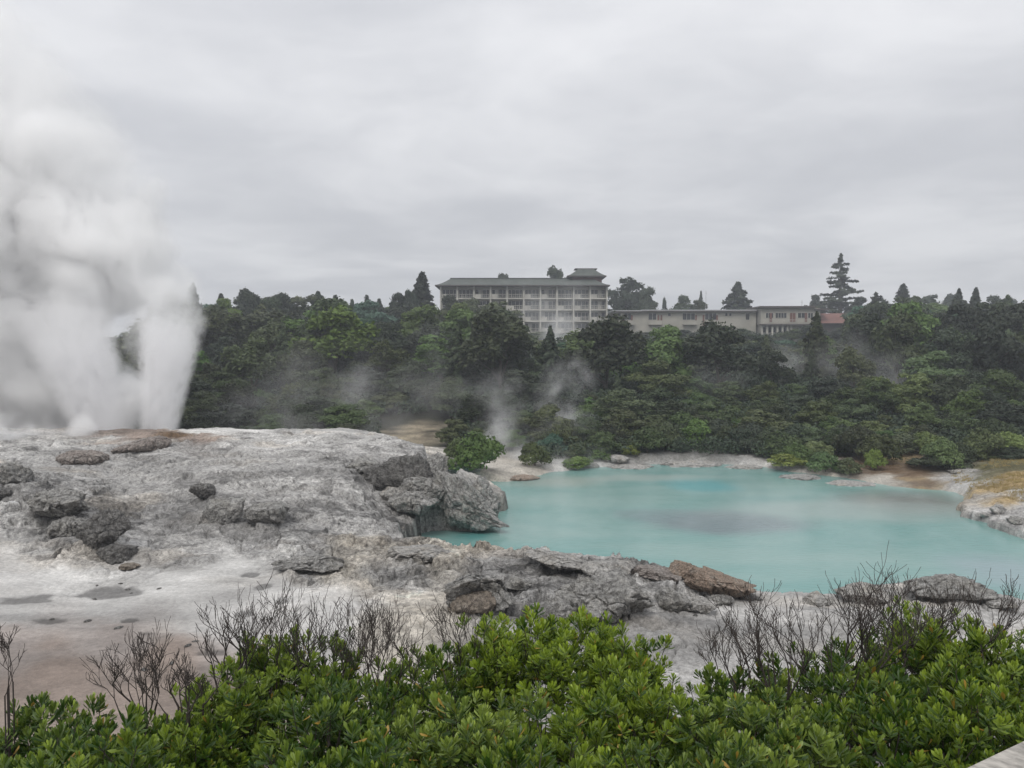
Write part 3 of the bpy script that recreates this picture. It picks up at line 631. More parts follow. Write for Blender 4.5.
c, t = conifer(420, 13, 21, 15, .22, .1, .36, 14000, .2, 7, .6); reg('pine', c, t, 13., 21)
c, t = conifer(430, 9, 9, 7, .1, .02, .28, 11000, .25, 12, .5); reg('cedar', c, t, 9., 9)
c, t = conifer(440, 5.6, 11, 16, 0, .3, .32, 12000, .08, 8, .45); reg('slim', c, t, 4.8, 11)
MATS = {'n': M_LEAF, 'b': M_LEAFB, 'd': M_LEAFD, 'y': M_LEAFY, 't': M_LEAFT}
_crc = {}
TN = 0
def tree(kind, X_, Y_, w, h, mat, label, group=None, name='tree', cat='tree', z=None, rz=None):
    """one tree: Empty > trunk, crown (mesh data shared between copies)"""
    global TN
    cm, tm_, W0, H0 = KIND[kind]
    if (kind, mat) not in _crc:
        q = cm.copy(); q.materials.clear(); q.materials.append(MATS[mat]); _crc[(kind, mat)] = q
    if z is None: z = gz(X_, Y_)
    e = empty(name, (X_, Y_, z-.15), random.uniform(0, 6.3) if rz is None else rz); tag(e, label, cat, group)
    e.scale = (w/W0, w/W0, h/H0)
    for nm, me in (('trunk', tm_), ('crown', _crc[(kind, mat)])):
        o = bpy.data.objects.new(nm, me); COL.objects.link(o); o.parent = e
    TN += 1
    return e
def tree_px(kind, px, top, wpx, Y_, mat, label, group=None, name='tree', cat='tree', minh=1.6):
    x, y, ztop = atY(px, top, Y_); z = gz(x, y); return tree(kind, x, y, wpx*Y_/F, max(ztop-z, minh), mat, label, group, name, cat, z)

# skyline and other trees one can tell apart
G_S = 'trees on the skyline'
SK = [
 ('conifer0', 193, 284, 22, 150, 'd', 'pointed dark conifer beside the top of the right geyser jet', 'conifer'),
 ('conifer1', 221, 294, 22, 155, 'd', 'ragged conifer on the skyline just right of the geyser steam', 'conifer'),
 ('broad1', 246, 292, 26, 160, 'd', 'rounded dark tree on the left skyline', 'tree'),
 ('broad2', 276, 296, 24, 165, 'd', 'dark bushy tree on the skyline second right of the steam', 'tree'),
 ('conifer0', 318, 292, 26, 165, 'd', 'broad spired conifer midway between the steam and the hotel', 'conifer'),
 ('slim', 335, 296, 16, 175, 'd', 'slim conifer touching the broad spired one', 'conifer'),
 ('slim', 352, 300, 12, 185, 'd', 'small distant conifer beside the bare leaning tree', 'conifer'),
 ('slim', 367, 296, 14, 180, 'd', 'sharp small conifer right of the bare leaning tree', 'conifer'),
 ('conifer1', 379, 299, 18, 175, 'd', 'ragged conifer near the tall dark cypress', 'conifer'),
 ('broad3', 397, 296, 24, 170, 'd', 'low dark tree left of the tall cypress', 'tree'),
 ('cypress', 422, 273, 36, 172, 'd', 'tall dense dark cypress left of the hotel', 'cypress'),
 ('broad0', 409, 290, 24, 170, 'd', 'dark round tree leaning on the tall cypress', 'tree'),
 ('broad4', 505, 274, 26, 250, 'd', 'pale tree top behind the middle of the hotel roof', 'tree'),
 ('broad5', 557, 270, 32, 245, 'd', 'dark round tree top behind the hotel roof beside the tower', 'tree'),
 ('broad6', 626, 278, 44, 235, 'd', 'big dark round tree right of the hotel', 'tree'),
 ('broad2', 645, 290, 26, 230, 'd', 'smaller dark tree above the left end of the motel wing', 'tree'),
 ('broad1', 664, 300, 8, 260, 'd', 'tiny round distant tree above the motel roof', 'tree'),
 ('broad3', 683, 298, 26, 245, 'n', 'rounded tree behind the middle of the motel roof', 'tree'),
 ('broad0', 698, 300, 22, 245, 'n', 'low tree behind the motel roof beside the thin mast', 'tree'),
 ('slim', 701, 292, 7, 255, 'd', 'tiny pointed conifer behind the motel roof', 'conifer'),
 ('conifer0', 738, 283, 32, 250, 'd', 'broad cone shaped conifer behind the motel', 'conifer'),
 ('pine', 841, 255, 56, 255, 'd', 'tallest sparse pine standing above the red roof', 'pine'),
 ('broad4', 818, 295, 24, 270, 'd', 'hazy round tree left of the tallest pine', 'tree'),
 ('broad5', 860, 299, 26, 225, 'd', 'dark tree at the foot of the tallest pine', 'tree'),
 ('cedar', 876, 293, 44, 205, 'd', 'flat tiered cedar right of the tallest pine', 'cedar'),
 ('slim', 903, 285, 20, 225, 'd', 'slim pointed conifer alone against the sky', 'conifer'),
 ('broad6', 932, 295, 34, 270, 'd', 'hazy wide tree right of the slim conifer', 'tree'),
 ('broad0', 952, 294, 30, 275, 'd', 'hazy wide tree behind the pair of narrow conifers', 'tree'),
 ('cypress', 959, 289, 18, 190, 'd', 'left one of the pair of narrow dark conifers', 'conifer'),
 ('cypress', 976, 288, 19, 190, 'd', 'right one of the pair of narrow dark conifers', 'conifer'),
 ('broad3', 994, 298, 24, 215, 'd', 'dark tree right of the pair of narrow conifers', 'tree'),
 ('broad1', 1012, 301, 26, 330, 'd', 'pale distant tree at the right frame edge', 'tree'),
 ('broad2', 975, 305, 40, 195, 'd', 'wide dark tree below the pair of narrow conifers', 'tree'),
]
for k, px, top, w, Yd, m, l, cat in SK: tree_px(k, px, top, w*(1.6 if k == 'slim' else 1.5 if k[:4] == 'coni' else 1.5 if px < 400 else 1.12), Yd, m, l, G_S, name='conifer_tree' if cat in ('conifer', 'cypress', 'pine', 'cedar') else 'broadleaf_tree', cat=cat)
G_A = 'trees in front of the hotel and motel'
AC = [
 ('broad5', 470, 300, 42, 176, 'n', 'large dark tree hiding the lower left of the hotel'), ('broad2', 452, 298, 30, 180, 'd', 'dark tree in front of the left corner of the hotel'), ('broad0', 492, 307, 36, 172, 'd', 'dark spreading tree before the hotel balconies'),
 ('broad3', 508, 318, 30, 168, 'd', 'lower dark tree stepping down before the hotel'), ('broad1', 446, 312, 34, 165, 'n', 'dull green tree below the left hotel corner'),
 ('broad6', 543, 331, 34, 172, 'b', 'light green tree veiled by steam below the hotel'), ('broad4', 565, 334, 30, 170, 'b', 'light green tree under the middle of the hotel'), ('broad1', 590, 332, 28, 172, 'n', 'green tree under the right end of the hotel'),
 ('broad2', 622, 333, 30, 180, 'd', 'dark tree below the gap between hotel and motel'), ('broad6', 652, 331, 34, 180, 'd', 'dark tree before the left motel windows'), ('broad3', 683, 330, 34, 180, 'd', 'dark tree before the middle motel windows'),
 ('broad5', 712, 330, 34, 178, 'd', 'dark tree before the right motel windows'), ('broad0', 742, 328, 32, 178, 'n', 'rounded tree left of the two storey motel block'), ('scrub1', 792, 327, 30, 176, 'n', 'ragged tree in front of the two storey motel block'),
 ('broad1', 812, 324, 34, 176, 'd', 'dark tree right of the two storey motel block'), ('broad2', 845, 328, 34, 178, 'd', 'dark tree below the red roof'), ('broad4', 762, 335, 26, 165, 'n', 'green tree below the white posted ground floor'),
]
for k, px, top, w, Yd, m, l in AC: tree_px(k, px, top, w, Yd, m, l, G_A, name='broadleaf_tree')
G_B = 'bright trees standing out of the dark forest'
BR = [
 ('broad0', 400, 337, 36, 118, 't', 'blue green round tree standing out on the left slope'), ('broad6', 458, 344, 32, 125, 't', 'green round tree below the dark trees left of the hotel'), ('broad3', 826, 343, 30, 135, 'y', 'yellow green tree brightest below the red roof'),
 ('broad4', 520, 375, 42, 92, 'n', 'dark green tree in the middle of the slope left of the steam'), ('broad2', 690, 388, 40, 84, 'b', 'green domed tree above the left half of the pool'), ('broad5', 812, 393, 46, 82, 'b', 'large green domed tree above the middle of the pool'),
 ('broad1', 770, 393, 40, 84, 'b', 'green domed tree left of the large green one'), ('broad6', 885, 400, 46, 78, 'b', 'spreading green tree above the brown flat'), ('broad3', 730, 405, 44, 76, 'b', 'bright leafy tree above the pale ledge'),
 ('broad0', 945, 365, 52, 100, 'n', 'tall green tree on the right slope'), ('broad2', 1000, 420, 50, 74, 'n', 'dark green tree above the ochre bank'), ('broad4', 850, 412, 50, 74, 'b', 'wide green tree in the middle of the right slope'),
 ('broad5', 930, 425, 56, 70, 'n', 'wide drooping tree beside the brown flat'), ('broad1', 970, 400, 40, 80, 'n', 'dull green tree behind the wide drooping tree'), ('broad6', 640, 405, 40, 80, 'n', 'dull green tree above the left shore bushes'),
 ('scrub0', 445, 385, 40, 85, 'n', 'ragged olive tree right of the bare tan bank'), ('scrub2', 590, 415, 34, 74, 'n', 'ragged tree behind the far left shore'), ('scrub1', 548, 395, 34, 82, 'n', 'ragged dark tree rising behind the low steam'),
]
for k, px, top, w, Yd, m, l in BR: tree_px(k, px, top, w, Yd, m, l, G_B, name='broadleaf_tree')
G_H = 'shrubs around the far shore'
SH = [
 ('shrub0', 473, 431, 58, 56.5, 'b', 'large round green bush left of the low steam'), ('shrub1', 459, 437, 34, 57.5, 'b', 'smaller bush against the large round green one'),
 ('shrub2', 575, 459, 34, 56.5, 'y', 'low light green bush at the left end of the far shore'), ('shrub0', 597, 450, 30, 58, 'b', 'round green bush behind the whitish far rock'), ('shrub1', 620, 445, 34, 60, 'n', 'olive bush above the far left ledge'),
 ('shrub2', 630, 452, 20, 58, 'y', 'small bright bush on the far shore left of the middle'), ('shrub0', 655, 437, 40, 61, 'n', 'dull bush above the long pale ledge'), ('shrub1', 688, 440, 40, 61, 'b', 'green bush behind the long pale ledge'), ('shrub2', 680, 454, 24, 59, 'd', 'dark low bush on the long pale ledge'),
 ('shrub0', 718, 428, 44, 62, 'b', 'tall green bush behind the end of the pale ledge'), ('shrub1', 757, 438, 46, 61, 'd', 'greyish twiggy bush above the right far shore'), ('shrub2', 790, 452, 44, 57, 'y', 'bright yellow green shrub above the pinkish ledge'),
 ('shrub0', 826, 450, 40, 57, 'b', 'green shrub right of the bright yellow green one'), ('shrub1', 815, 440, 36, 60, 'y', 'yellow green shrub behind the bright shore shrubs'), ('shrub2', 850, 456, 28, 56, 'n', 'low olive shrub left of the brown flat'),
 ('shrub1', 876, 448, 22, 60, 'y', 'small yellow green shrub behind the brown flat'), ('shrub0', 940, 452, 60, 60, 'n', 'broad dull bush behind the brown flat'), ('shrub2', 975, 448, 44, 62, 'n', 'dark bush behind the ochre bank'), ('shrub0', 1010, 450, 50, 61, 'd', 'dark bush at the right frame edge behind the ochre bank'),
 ('shrub1', 640, 430, 46, 64, 'd', 'dark rounded bush in the second row left of the middle'), ('shrub2', 600, 436, 40, 66, 'b', 'green bush in the second row near the low steam'), ('shrub0', 565, 440, 38, 68, 'd', 'hazy bush behind the low steam'), ('shrub1', 530, 425, 44, 72, 'd', 'hazy dark bush above the low steam'),
 ('shrub2', 780, 425, 46, 66, 'n', 'olive bush in the second row above the bright shrubs'), ('shrub0', 745, 415, 44, 68, 'b', 'green bush in the second row right of the middle'), ('shrub1', 850, 428, 50, 66, 'b', 'spreading green bush in the second row above the brown flat'), ('shrub2', 900, 432, 50, 66, 'n', 'dull bush in the second row above the brown flat'),
 ('shrub1', 500, 420, 40, 74, 'd', 'dark bush right of and behind the large round one'), ('shrub0', 556, 449, 26, 63, 't', 'pale green bush half lost in the low steam'), ('shrub2', 700, 415, 44, 68, 'b', 'bright domed bush in the second row at the middle'),
]
def foot(px, Yd):
    """the shrubs stand in three loose rows behind the shore line"""
    y = 50.
    while y < 75:
        x = (px-512)/F*y
        if gz(x, y) > .12 and sdf_poly(np.array([x]), np.array([y]), POOL)[0] > .5: break
        y += .2
    return y+max(0, (Yd-57))*.8
for k, px, top, w, Yd, m, l in SH: tree_px(k, px, top, w, foot(px, Yd), m, l, G_H, name='shrub', cat='shrub', minh=.8)

LM = [(232, 'beside the geyser jets'), (292, 'above the terrace rim\'s left part'), (352, 'above the terrace rim\'s middle'), (440, 'below the tall dark cypress'), (500, 'below the hotel\'s left end'), (552, 'below the hotel\'s middle'),
      (612, 'below the hotel\'s right end'), (682, 'below the motel wing\'s left end'), (757, 'below the motel wing\'s right end'), (820, 'below the two storey block'), (872, 'below the tallest pine'), (930, 'below the slim conifer'), (990, 'below the narrow conifer pair'), (9999, 'by the right frame edge')]
TR = [(60, 'on the shore fringe'), (66, 'just above the shore'), (74.5, 'low on the slope'), (84, 'fairly low'), (98, 'lower midslope'), (118, 'midslope'), (142, 'upper midslope'), (165, 'high on the slope'), (999, 'at the ridge top')]
MANY = []
def lab(o, desc, px, Yd): MANY.append((o, desc+' '+next(t for y, t in TR if Yd < y)+' '+next(t for p, t in LM if px < p), px))
rs_ = random.Random(31)
for i in range(46):
    px = 540+i*8.6+rs_.uniform(-5, 5) if i < 40 else 930+(i-40)*17; back = rs_.uniform(0, 5.5)
    Yd = foot(px, 57)+back+(.9 if px < 800 else 3. if px < 930 else 1.8); w = rs_.uniform(26, 46)*Yd/F; hh = w*rs_.uniform(.55, .85)
    x = (px-512)/F*Yd; m = rs_.choices('nbdyt', (4, 4, 3, 1, .3))[0]
    o = tree(rs_.choice(('shrub0', 'shrub1', 'shrub2')), x, Yd, w, hh, m, '%s shrub %s' % ({'n': 'olive green', 'b': 'fresh green', 'd': 'dark green', 'y': 'yellow green', 't': 'bluish green'}[m], ('behind the left half of the far shore' if px < 720 else 'behind the right half of the far shore' if px < 930 else 'behind the ochre bank')), 'shrubs between the far shore and the forest', name='shrub', cat='shrub')
    lab(o, {'n': 'olive green', 'b': 'fresh green', 'd': 'dark green', 'y': 'yellow green', 't': 'bluish green'}[m]+' shrub', px, Yd)
# the rest of the forest, tree by tree, in rows up the slope
rf = random.Random(5)
rows = [60.5, 64, 68, 72.5, 77, 82]+list(np.geomspace(89, 186, 9))
kinds = ['broad%d' % i for i in range(7)]+['scrub0', 'scrub1', 'scrub2', 'conifer0']
for ri, Yr in enumerate(rows):
    px = 150+rf.uniform(0, 40)
    while px < 1075:
        sp = rf.uniform(27, 44) if Yr < 84 else rf.uniform(38, 58)
        Yt = Yr*rf.uniform(.965, 1.035)
        x = (px-512)/F*Yt
        ok = not (375 < px < 450 and Yt < 78) and not (Yt > 178 and (440 < px < 610)) and not (Yt > 172 and 770 < px < 800) and not (520 < px < 600 and Yt>160)
        if sdf_poly(np.array([x]), np.array([Yt]), POOL)[0] < 5.5: ok = False
        if ok:
            k = rf.choice(kinds) if Yr > 80 else rf.choice(kinds[:10])
            w = sp*rf.uniform(1.0, 1.35)*Yt/F; w = min(w, 9.5)
            hh = w*rf.uniform(.75, 1.05) if 'broad' in k else w*rf.uniform(1.0, 1.25)
            if Yr < 84: hh *= .72
            vs = rf.choice((.72, .85, 1., 1.15, 1.4)); w *= vs; hh *= vs*(1.25 if px > 850 and Yr > 64 else 1)
            if 'conifer' in k: w *= .62; hh = w*rf.uniform(1.6, 2.)
            cap = CH+(HOR-rf.uniform(295, 310))/F*Yt; z = gz(x, Yt)
            if 600 < px < 860 and Yt > 100: cap = CH+(HOR-rf.uniform(333, 346))/F*Yt
            if 500 < px <= 600 and Yt > 100: cap = CH+(HOR-rf.uniform(338, 350))/F*Yt
            hh = max(1.6, min(hh, cap-z))
            if Yr > 150 and (px < 425 or px > 870): hh = max(hh, cap-z); w = max(w, hh*.75)
            m = rf.choices('nbdt', (6, 5 if Yr < 100 and px > 560 else 1, 4 if Yr > 100 else 2, .25))[0]
            side = 'left slope behind the geyser terrace' if px < 380 else 'slope below the hotel' if px < 620 else 'slope below the motel' if px < 860 else 'right slope'
            tier = 'low' if Yr < 92 else 'halfway' if Yr < 135 else 'high'
            kd = 'rounded' if 'broad' in k else 'ragged upright' if 'scrub' in k else 'pointed'
            cdesc = {'n': 'olive green', 'b': 'fresh green', 'd': 'dark green', 't': 'bluish green'}[m]
            o = tree(k, x, Yt, w, hh, m, '%s %s tree %s on the %s' % (kd, cdesc, tier, side), 'scrub trees between the pool and the forest' if Yr < 84 else 'trees of the forested hillside', name='scrub_tree' if Yr < 84 else 'conifer_tree' if 'conifer' in k else 'forest_tree', cat='scrub tree' if Yr < 84 else 'tree', z=z)
            lab(o, ('ragged' if 'scrub' in k else kd)+' '+cdesc+(' scrub tree' if Yr < 84 else ' tree'), px, Yt)
        px += sp
by = {}
for o, l, px in MANY: by.setdefault(l, []).append((px, o))
for l, q in by.items():
    q.sort(key=lambda t: t[0]); n_ = len(q)
    for k, (px, o) in enumerate(q):
        pre = '' if n_ == 1 else ('left', 'right')[k] if n_ == 2 else ('left', 'middle', 'right')[k] if n_ == 3 else ('leftmost', 'second', 'third', 'fourth', 'fifth', 'sixth', 'seventh', 'eighth')[min(k, 7)]
        o['label'] = (pre+' '+l).strip(); assert len(o['label'].split()) <= 16, o['label']
print('TREES', TN)
# undergrowth between the trees: one uncountable mass
rng = np.random.default_rng(77); n = 6400
Yu = np.exp(rng.uniform(log(53), log(215), n)); pxu = rng.uniform(120, 1100, n); Xu = (pxu-512)/F*Yu
keep = ~((pxu > 370) & (pxu < 455) & (Yu < 76)) & (sdf_poly(Xu, Yu, POOL) > 1.7) & ~((pxu > 800) & (Yu < 57.5-.012*np.abs(pxu-900))) & ~((pxu < 545) & (Yu < 60)); Xu = Xu[keep]; Yu = Yu[keep]; Zu = gzs(Xu, Yu)
R_ = Yu*.011*rng.uniform(.7, 1.5, len(Xu))*np.where(Yu > 140, .42, 1); per = 80
P0 = np.repeat(np.stack([Xu, Yu, Zu+R_*.35], 1), per, 0); RRr = np.repeat(R_, per); d = rand_dirs(len(P0), rng); d[:, 2] = np.abs(d[:, 2])
P = P0+d*RRr[:, None]*(.75+.35*rng.random((len(P0), 1))); Nn = d+.7*rand_dirs(len(P), rng); Nn /= np.linalg.norm(Nn, axis=1, keepdims=True)
V, Fq, t = quads(P, Nn, RRr*.20, rng, 1.5); tcl = np.repeat(rng.random(len(Xu)), per)
o = link('undergrowth', mesh_np('undergrowth', V, Fq, False, {'tint': ('FACE', 'FLOAT', np.clip(t*.5+tcl*.5, 0, 1))}), M_LEAFD); tag(o, 'dense low scrub filling the gaps between the hillside trees', 'undergrowth', kind='stuff')
# tufts on the ochre bank and pool margin
n = 2600; pxg = rng.uniform(955, 1120, n); Yg = rng.uniform(40, 56, n); Xg = (pxg-512)/F*Yg; k = sdf_poly(Xg, Yg, POOL) > .8; k &= fbm(p3(Xg*.5, Yg*.5), 3, 4) > -.05
Xg = Xg[k]; Yg = Yg[k]; Zg = gzs(Xg, Yg); per = 10
b0 = np.repeat(np.stack([Xg, Yg, Zg-.02], 1), per, 0)+rng.normal(size=(len(Xg)*per, 3))*np.array([.07, .07, 0]); hh = .07+.09*rng.random(len(b0)); lean = rng.normal(size=(len(b0), 2))*.05
a = b0+np.array([.012, 0, 0]); c = b0-np.array([.012, 0, 0]); tp = b0+np.stack([lean[:, 0], lean[:, 1], hh], 1)
V = np.stack([a, tp, c], 1).reshape(-1, 3); M_DRY = leaf_mat('dry_grass', (.30, .22, .09), (.36, .30, .13), .8, .2, .2, 0)
o = link('dry_grass', mesh_np('dry_grass', V, np.arange(len(V)).reshape(-1, 3), False, {'tint': ('FACE', 'FLOAT', rng.random(len(V)//3))}), M_DRY); tag(o, 'short dry ochre grass and moss on the right bank', 'grass', kind='stuff')

# branching wood, used for dead shrubs and the bare leaning tree
def grow(m, p, d, L, r, depth, rr, n=5, spread=.6, up=.25, minr=.0012, kp=.8):
    seg = 4; pts = [p]; rad = [r]; q = np.array(p, float); d = np.array(d, float)
    kids = []
    for i in range(seg):
        d = d+np.array([rr.gauss(0, .16), rr.gauss(0, .16), rr.gauss(0, .1)+up*.25]); d /= np.linalg.norm(d)
        q = q+d*L/seg; pts.append(tuple(q)); rad.append(max(minr, r*(1-.5*(i+1)/seg)))
        if depth > 0 and (i >= 1 or depth < 3) and rr.random() < kp:
            for _ in range(1): kids.append((tuple(q), d.copy(), i))
    m.tube(pts, rad, n if r > .004 else 3, False)
    if depth > 0:
        kids.append((tuple(q), d.copy(), seg))
        for (kq, kd, i) in kids:
            s = rr.choice((-1, 1)); ax = np.array([rr.gauss(0, 1), rr.gauss(0, 1), rr.gauss(0, .5)]); nd = kd+ax/np.linalg.norm(ax)*spread*rr.uniform(.6, 1.2); nd[2] += up*.5; nd /= np.linalg.norm(nd)
            grow(m, kq, nd, L*rr.uniform(.5, .8), max(minr, r*.6), depth-1, rr, n, spread, up, minr, kp)
x, y, zt = atY(349, 296, 168); zb = gz(x, y)
e = empty('bare_tree', (x, y, zb)); tag(e, 'bare leaning grey tree on the skyline between the conifers', 'tree', G_S)
m = MB(); rr = random.Random(4); grow(m, (0, 0, -.3), (-.3, 0, 1), (zt-zb)*.5, .10, 2, rr, 4, .5, .2, .035, .6); m.build('trunk', M_DEAD, e)

# ---------------------------------------------------------------- hotel
M_WALL = simple('painted_wall', (.36, .345, .30), .85, .12, .35); M_WHT = simple('white_paint', (.45, .435, .39), .8, .22, .5)
M_ROOF = simple('roof_tile', (.075, .085, .075), .85, .2, .8); M_GL = simple('window_glass', (.03, .034, .038), .15, .2, .3, spec=.25); M_DK = simple('dark_timber', (.075, .065, .06), .8, .2, 1.)
M_RED = simple('red_brown_panel', (.15, .07, .055), .75, .15, 1.); M_RROOF = simple('red_roof', (.17, .085, .07), .8, .15, .5); M_LROOF = simple('pale_metal_roof', (.42, .43, .44), .5, .08, .3); M_CUR = simple('curtain', (.40, .39, .36), .9, .1, 1.)
YH = 208.; sH = YH/F
def hx(px): return (px-512)*sH
def hz(py): return atY(512, py, YH)[2]
hotel = empty('hotel', (hx(523), YH, hz(342))); tag(hotel, 'four storey cream hotel with balconies and a grey hipped roof on the hilltop', 'hotel')
ox, oz = hotel.location.x, hotel.location.z
X0, X1 = hx(441)-ox, hx(606.5)-ox; ZE = hz(286.2)-oz; NB = 10; bw = (X1-X0)/NB; sh_ = (hz(286.2)-hz(330.5))/3.9
ZF = [ZE-sh_*(i+1)-.1 for i in range(4)]
m = MB(); m.box(X0, X1, 1.5, 13, -3, ZE); m.build('wall', M_WALL, hotel)
for i in range(4):
    m = MB(); m.box(X0-.2, X1+.2, -.25, 1.5, ZF[i]-.28, ZF[i]); s_ = m.build('floor_slab', M_WHT, hotel)
for i in range(NB+1):
    m = MB(); xx = X0+bw*i; m.box(xx-.17, xx+.17, -.4, 1.5, -3, ZE-.02); m.build('column', M_WHT, hotel)
rh = random.Random(9)
for i in range(4):
    for j in range(NB):
        xa, xb = X0+bw*j+.35, X0+bw*(j+1)-.35; z0, z1 = ZF[i]+.12, ZF[i]+sh_-.62
        f = MB(); fw = .09
        f.box(xa, xb, 1.38, 1.5, z1-.1, z1); f.box(xa, xb, 1.38, 1.5, z0, z0+.08)
        for q in (0, .22, .5, .78, 1): xc = xa+(xb-xa)*q; f.box(xc-fw/2, xc+fw/2, 1.36, 1.5, z0+.08, z1-.1)
        w = f.build('window', M_WHT, hotel)
        p = MB(); p.box(xa+.03, xb-.03, 1.44, 1.49, z0+.02, z1-.02); p.build('pane', M_GL, w)
        if rh.random() < .35:
            q = rh.choice((0, .5, .22)); p = MB(); p.box(xa+(xb-xa)*q+.05, xa+(xb-xa)*(q+.24), 1.40, 1.437, z0+.1, z1-.12); p.build('curtain', M_CUR, w)
        r = MB(); r.box(X0+bw*j+.18, X0+bw*(j+1)-.18, -.2, -.13, ZF[i]+.86, ZF[i]+.95)
        r.box(X0+bw*j+.18, X0+bw*(j+1)-.18, -.19, -.14, ZF[i]+.38, ZF[i]+.44)
        if (i+j) % 3 != 1 or i > 1: r.box(xa-.1, xa+bw*.33, -.18, -.15, ZF[i], ZF[i]+.85)
        k = int(bw/.5)
        for q in range(1, k): xc = X0+bw*j+bw*q/k; r.box(xc-.025, xc+.025, -.18, -.15, ZF[i], ZF[i]+.86)
        r.build('balcony_rail', M_WHT, hotel)
def hip_roof(x0, x1, y0, y1, ze, zr, inset, flare=.5, n=8, top=0.):
    """hipped roof with a curved, flared eave; top>0 leaves a flat ridge"""
    v = []; f = []; R = []
    for k in range(n+1):
        t = k/n; zz = ze+(zr-ze)*(t**1.35*(1-.0)+0*t); ins = inset*t; yi = (y1-y0)/2*(1-top)*t
        R.append([(x0+ins, y0+yi, zz), (x1-ins, y0+yi, zz), (x1-ins, y1-yi, zz), (x0+ins, y1-yi, zz)])
    for r in R: v += r
    for k in range(n):
        for q in range(4): a = k*4+q; b = k*4+(q+1) % 4; f.append((a, b, b+4, a+4))
    f.append((n*4, n*4+1, n*4+2, n*4+3)); f.append((3, 2, 1, 0)); return v, f
v, f = hip_roof(X0-1.3, X1+.6, -1.3, 14.3, ZE+.25, hz(277)-oz+.1, 3.2)
me = bpy.data.meshes.new('roof'); me.from_pydata(v, [], f); ro = link('roof', me, M_ROOF, hotel)
m = MB(); m.box(X0-1.35, X1+.65, -1.35, 14.35, ZE-.05, ZE+.246); m.build('eave', M_DK, ro)
m = MB(); m.box(X0+1.9, X1-2.6, 6.2, 6.8, hz(277)-oz+.1, hz(277)-oz+.32); m.build('ridge', M_ROOF, ro)
# stair tower with its flared roof
tx0, tx1 = hx(574)-ox, hx(604)-ox; ty = 6.
m = MB(); m.box(tx0, tx1, ty, ty+7.5, ZE, hz(273.5)-oz); tw = m.build('tower', M_RED, hotel)
v, f = hip_roof(hx(568.5)-ox, hx(608)-ox, ty-1.4, ty+8.9, hz(273.8)-oz, hz(266)-oz, 2.9, top=.45)
me = bpy.data.meshes.new('tower_roof'); me.from_pydata(v, [], f); tr = link('tower_roof', me, M_ROOF, hotel)
m = MB(); m.box(hx(568.3)-ox, hx(608.2)-ox, ty-1.45, ty+8.95, hz(275)-oz, hz(273.8)-oz-.004); m.build('eave', M_DK, tr)
m = MB(); m.box(hx(577)-ox, hx(600)-ox, ty+1.5, ty+6, hz(266)-oz, hz(265.3)-oz); m.build('ridge_cap', M_DK, tr)

# ---------------------------------------------------------------- motel wing, block and red roofed house
YM = 214.; sM = YM/F
def mx_(px): return (px-512)*sM
def mz(py): return atY(512, py, YM)[2]
def window(parent, x0, x1, z0, z1, yf, panes, door=None):
    f = MB(); f.box(x0, x1, yf-.10, yf-.004, z1-.08, z1); f.box(x0, x1, yf-.10, yf-.004, z0, z0+.07)
    for k in range(panes+1): xc = x0+(x1-x0)*k/panes; f.box(xc-.04, xc+.04, yf-.10, yf-.004, z0+.07, z1-.08)
    w = f.build('window', M_WHT, parent); p = MB(); p.box(x0+.02, x1-.02, yf-.05, yf-.008, z0+.02, z1-.02); p.build('pane', M_GL, w)
mo = empty('motel_wing', (mx_(684), YM, mz(334))); tag(mo, 'long low cream motel wing with a pale flat roof right of the hotel', 'motel'); ax, az = mo.location.x, mo.location.z
m = MB(); m.box(mx_(613)-ax, mx_(755.5)-ax, 0, 9, -3, mz(311.6)-az); m.build('wall', M_WALL, mo)
m = MB(); x0, x1 = mx_(611)-ax, mx_(755.6)-ax; z0 = mz(311.6)-az
m.box(x0, mx_(641)-ax, -.9, 9.4, z0-.15, z0+.3); m.box(mx_(641)-ax, x1, -.9, 9.4, z0, z0+.45); m.build('roof', M_LROOF, mo)
m = MB(); m.box(x0, mx_(641)-ax-.01, -.95, -.903, z0-.25, z0+.1); m.box(mx_(641)-ax, x1, -.95, -.903, z0-.1, z0+.22); m.build('fascia', M_DK, mo)
zt_, zb_ = mz(313.1)-az, mz(320)-az
for a, b, n in ((617, 620.5, 1), (624, 631, 2), (648, 656, 2), (682, 694.5, 3), (704.5, 716, 3), (667.5, 670.5, 1), (724.5, 727, 1), (728.5, 731, 1), (745, 749, 1)):
    small = (b-a) < 4; window(mo, mx_(a)-ax, mx_(b)-ax, zb_ if not small else zt_-.8, zt_, 0, n)
for a in (623, 631.5, 658, 661, 695.5, 703, 716.5):
    m = MB(); m.box(mx_(a)-ax-.22, mx_(a)-ax+.22, -.12, -.004, zb_-1.3, zt_-.5); m.build('door_panel', M_RED, mo)
m = MB()
for a, b in ((624, 634), (648, 661), (682, 696), (704, 718)): m.box(mx_(a)-ax, mx_(b)-ax, -1.1, -1.0, zb_-1.1, zb_-.15); m.box(mx_(a)-ax, mx_(b)-ax, -1.1, -.004, zb_-1.25, zb_-1.11)
m.build('balcony', M_WALL, mo)
bl = empty('motel_block', (mx_(790), YM-3, mz(336))); tag(bl, 'two storey cream motel block with white posts at its ground floor', 'motel'); ax, az = bl.location.x, bl.location.z
x0, x1 = mx_(757)-ax, mx_(815)-ax
m = MB(); m.box(x0, x1, 0, 11, mz(324.5)-az, mz(308.6)-az); m.box(x0+.3, x1-.3, 1.2, 10, -3, mz(324.5)-az-.01); m.build('wall', M_WALL, bl)
m = MB(); m.box(x0-.6, x1-1.5, -1, 11.5, mz(308.6)-az, mz(306.8)-az); m.box(x1-1.49, x1+2., -.8, 11, mz(310.6)-az, mz(309.2)-az); m.build('roof', M_DK, bl)
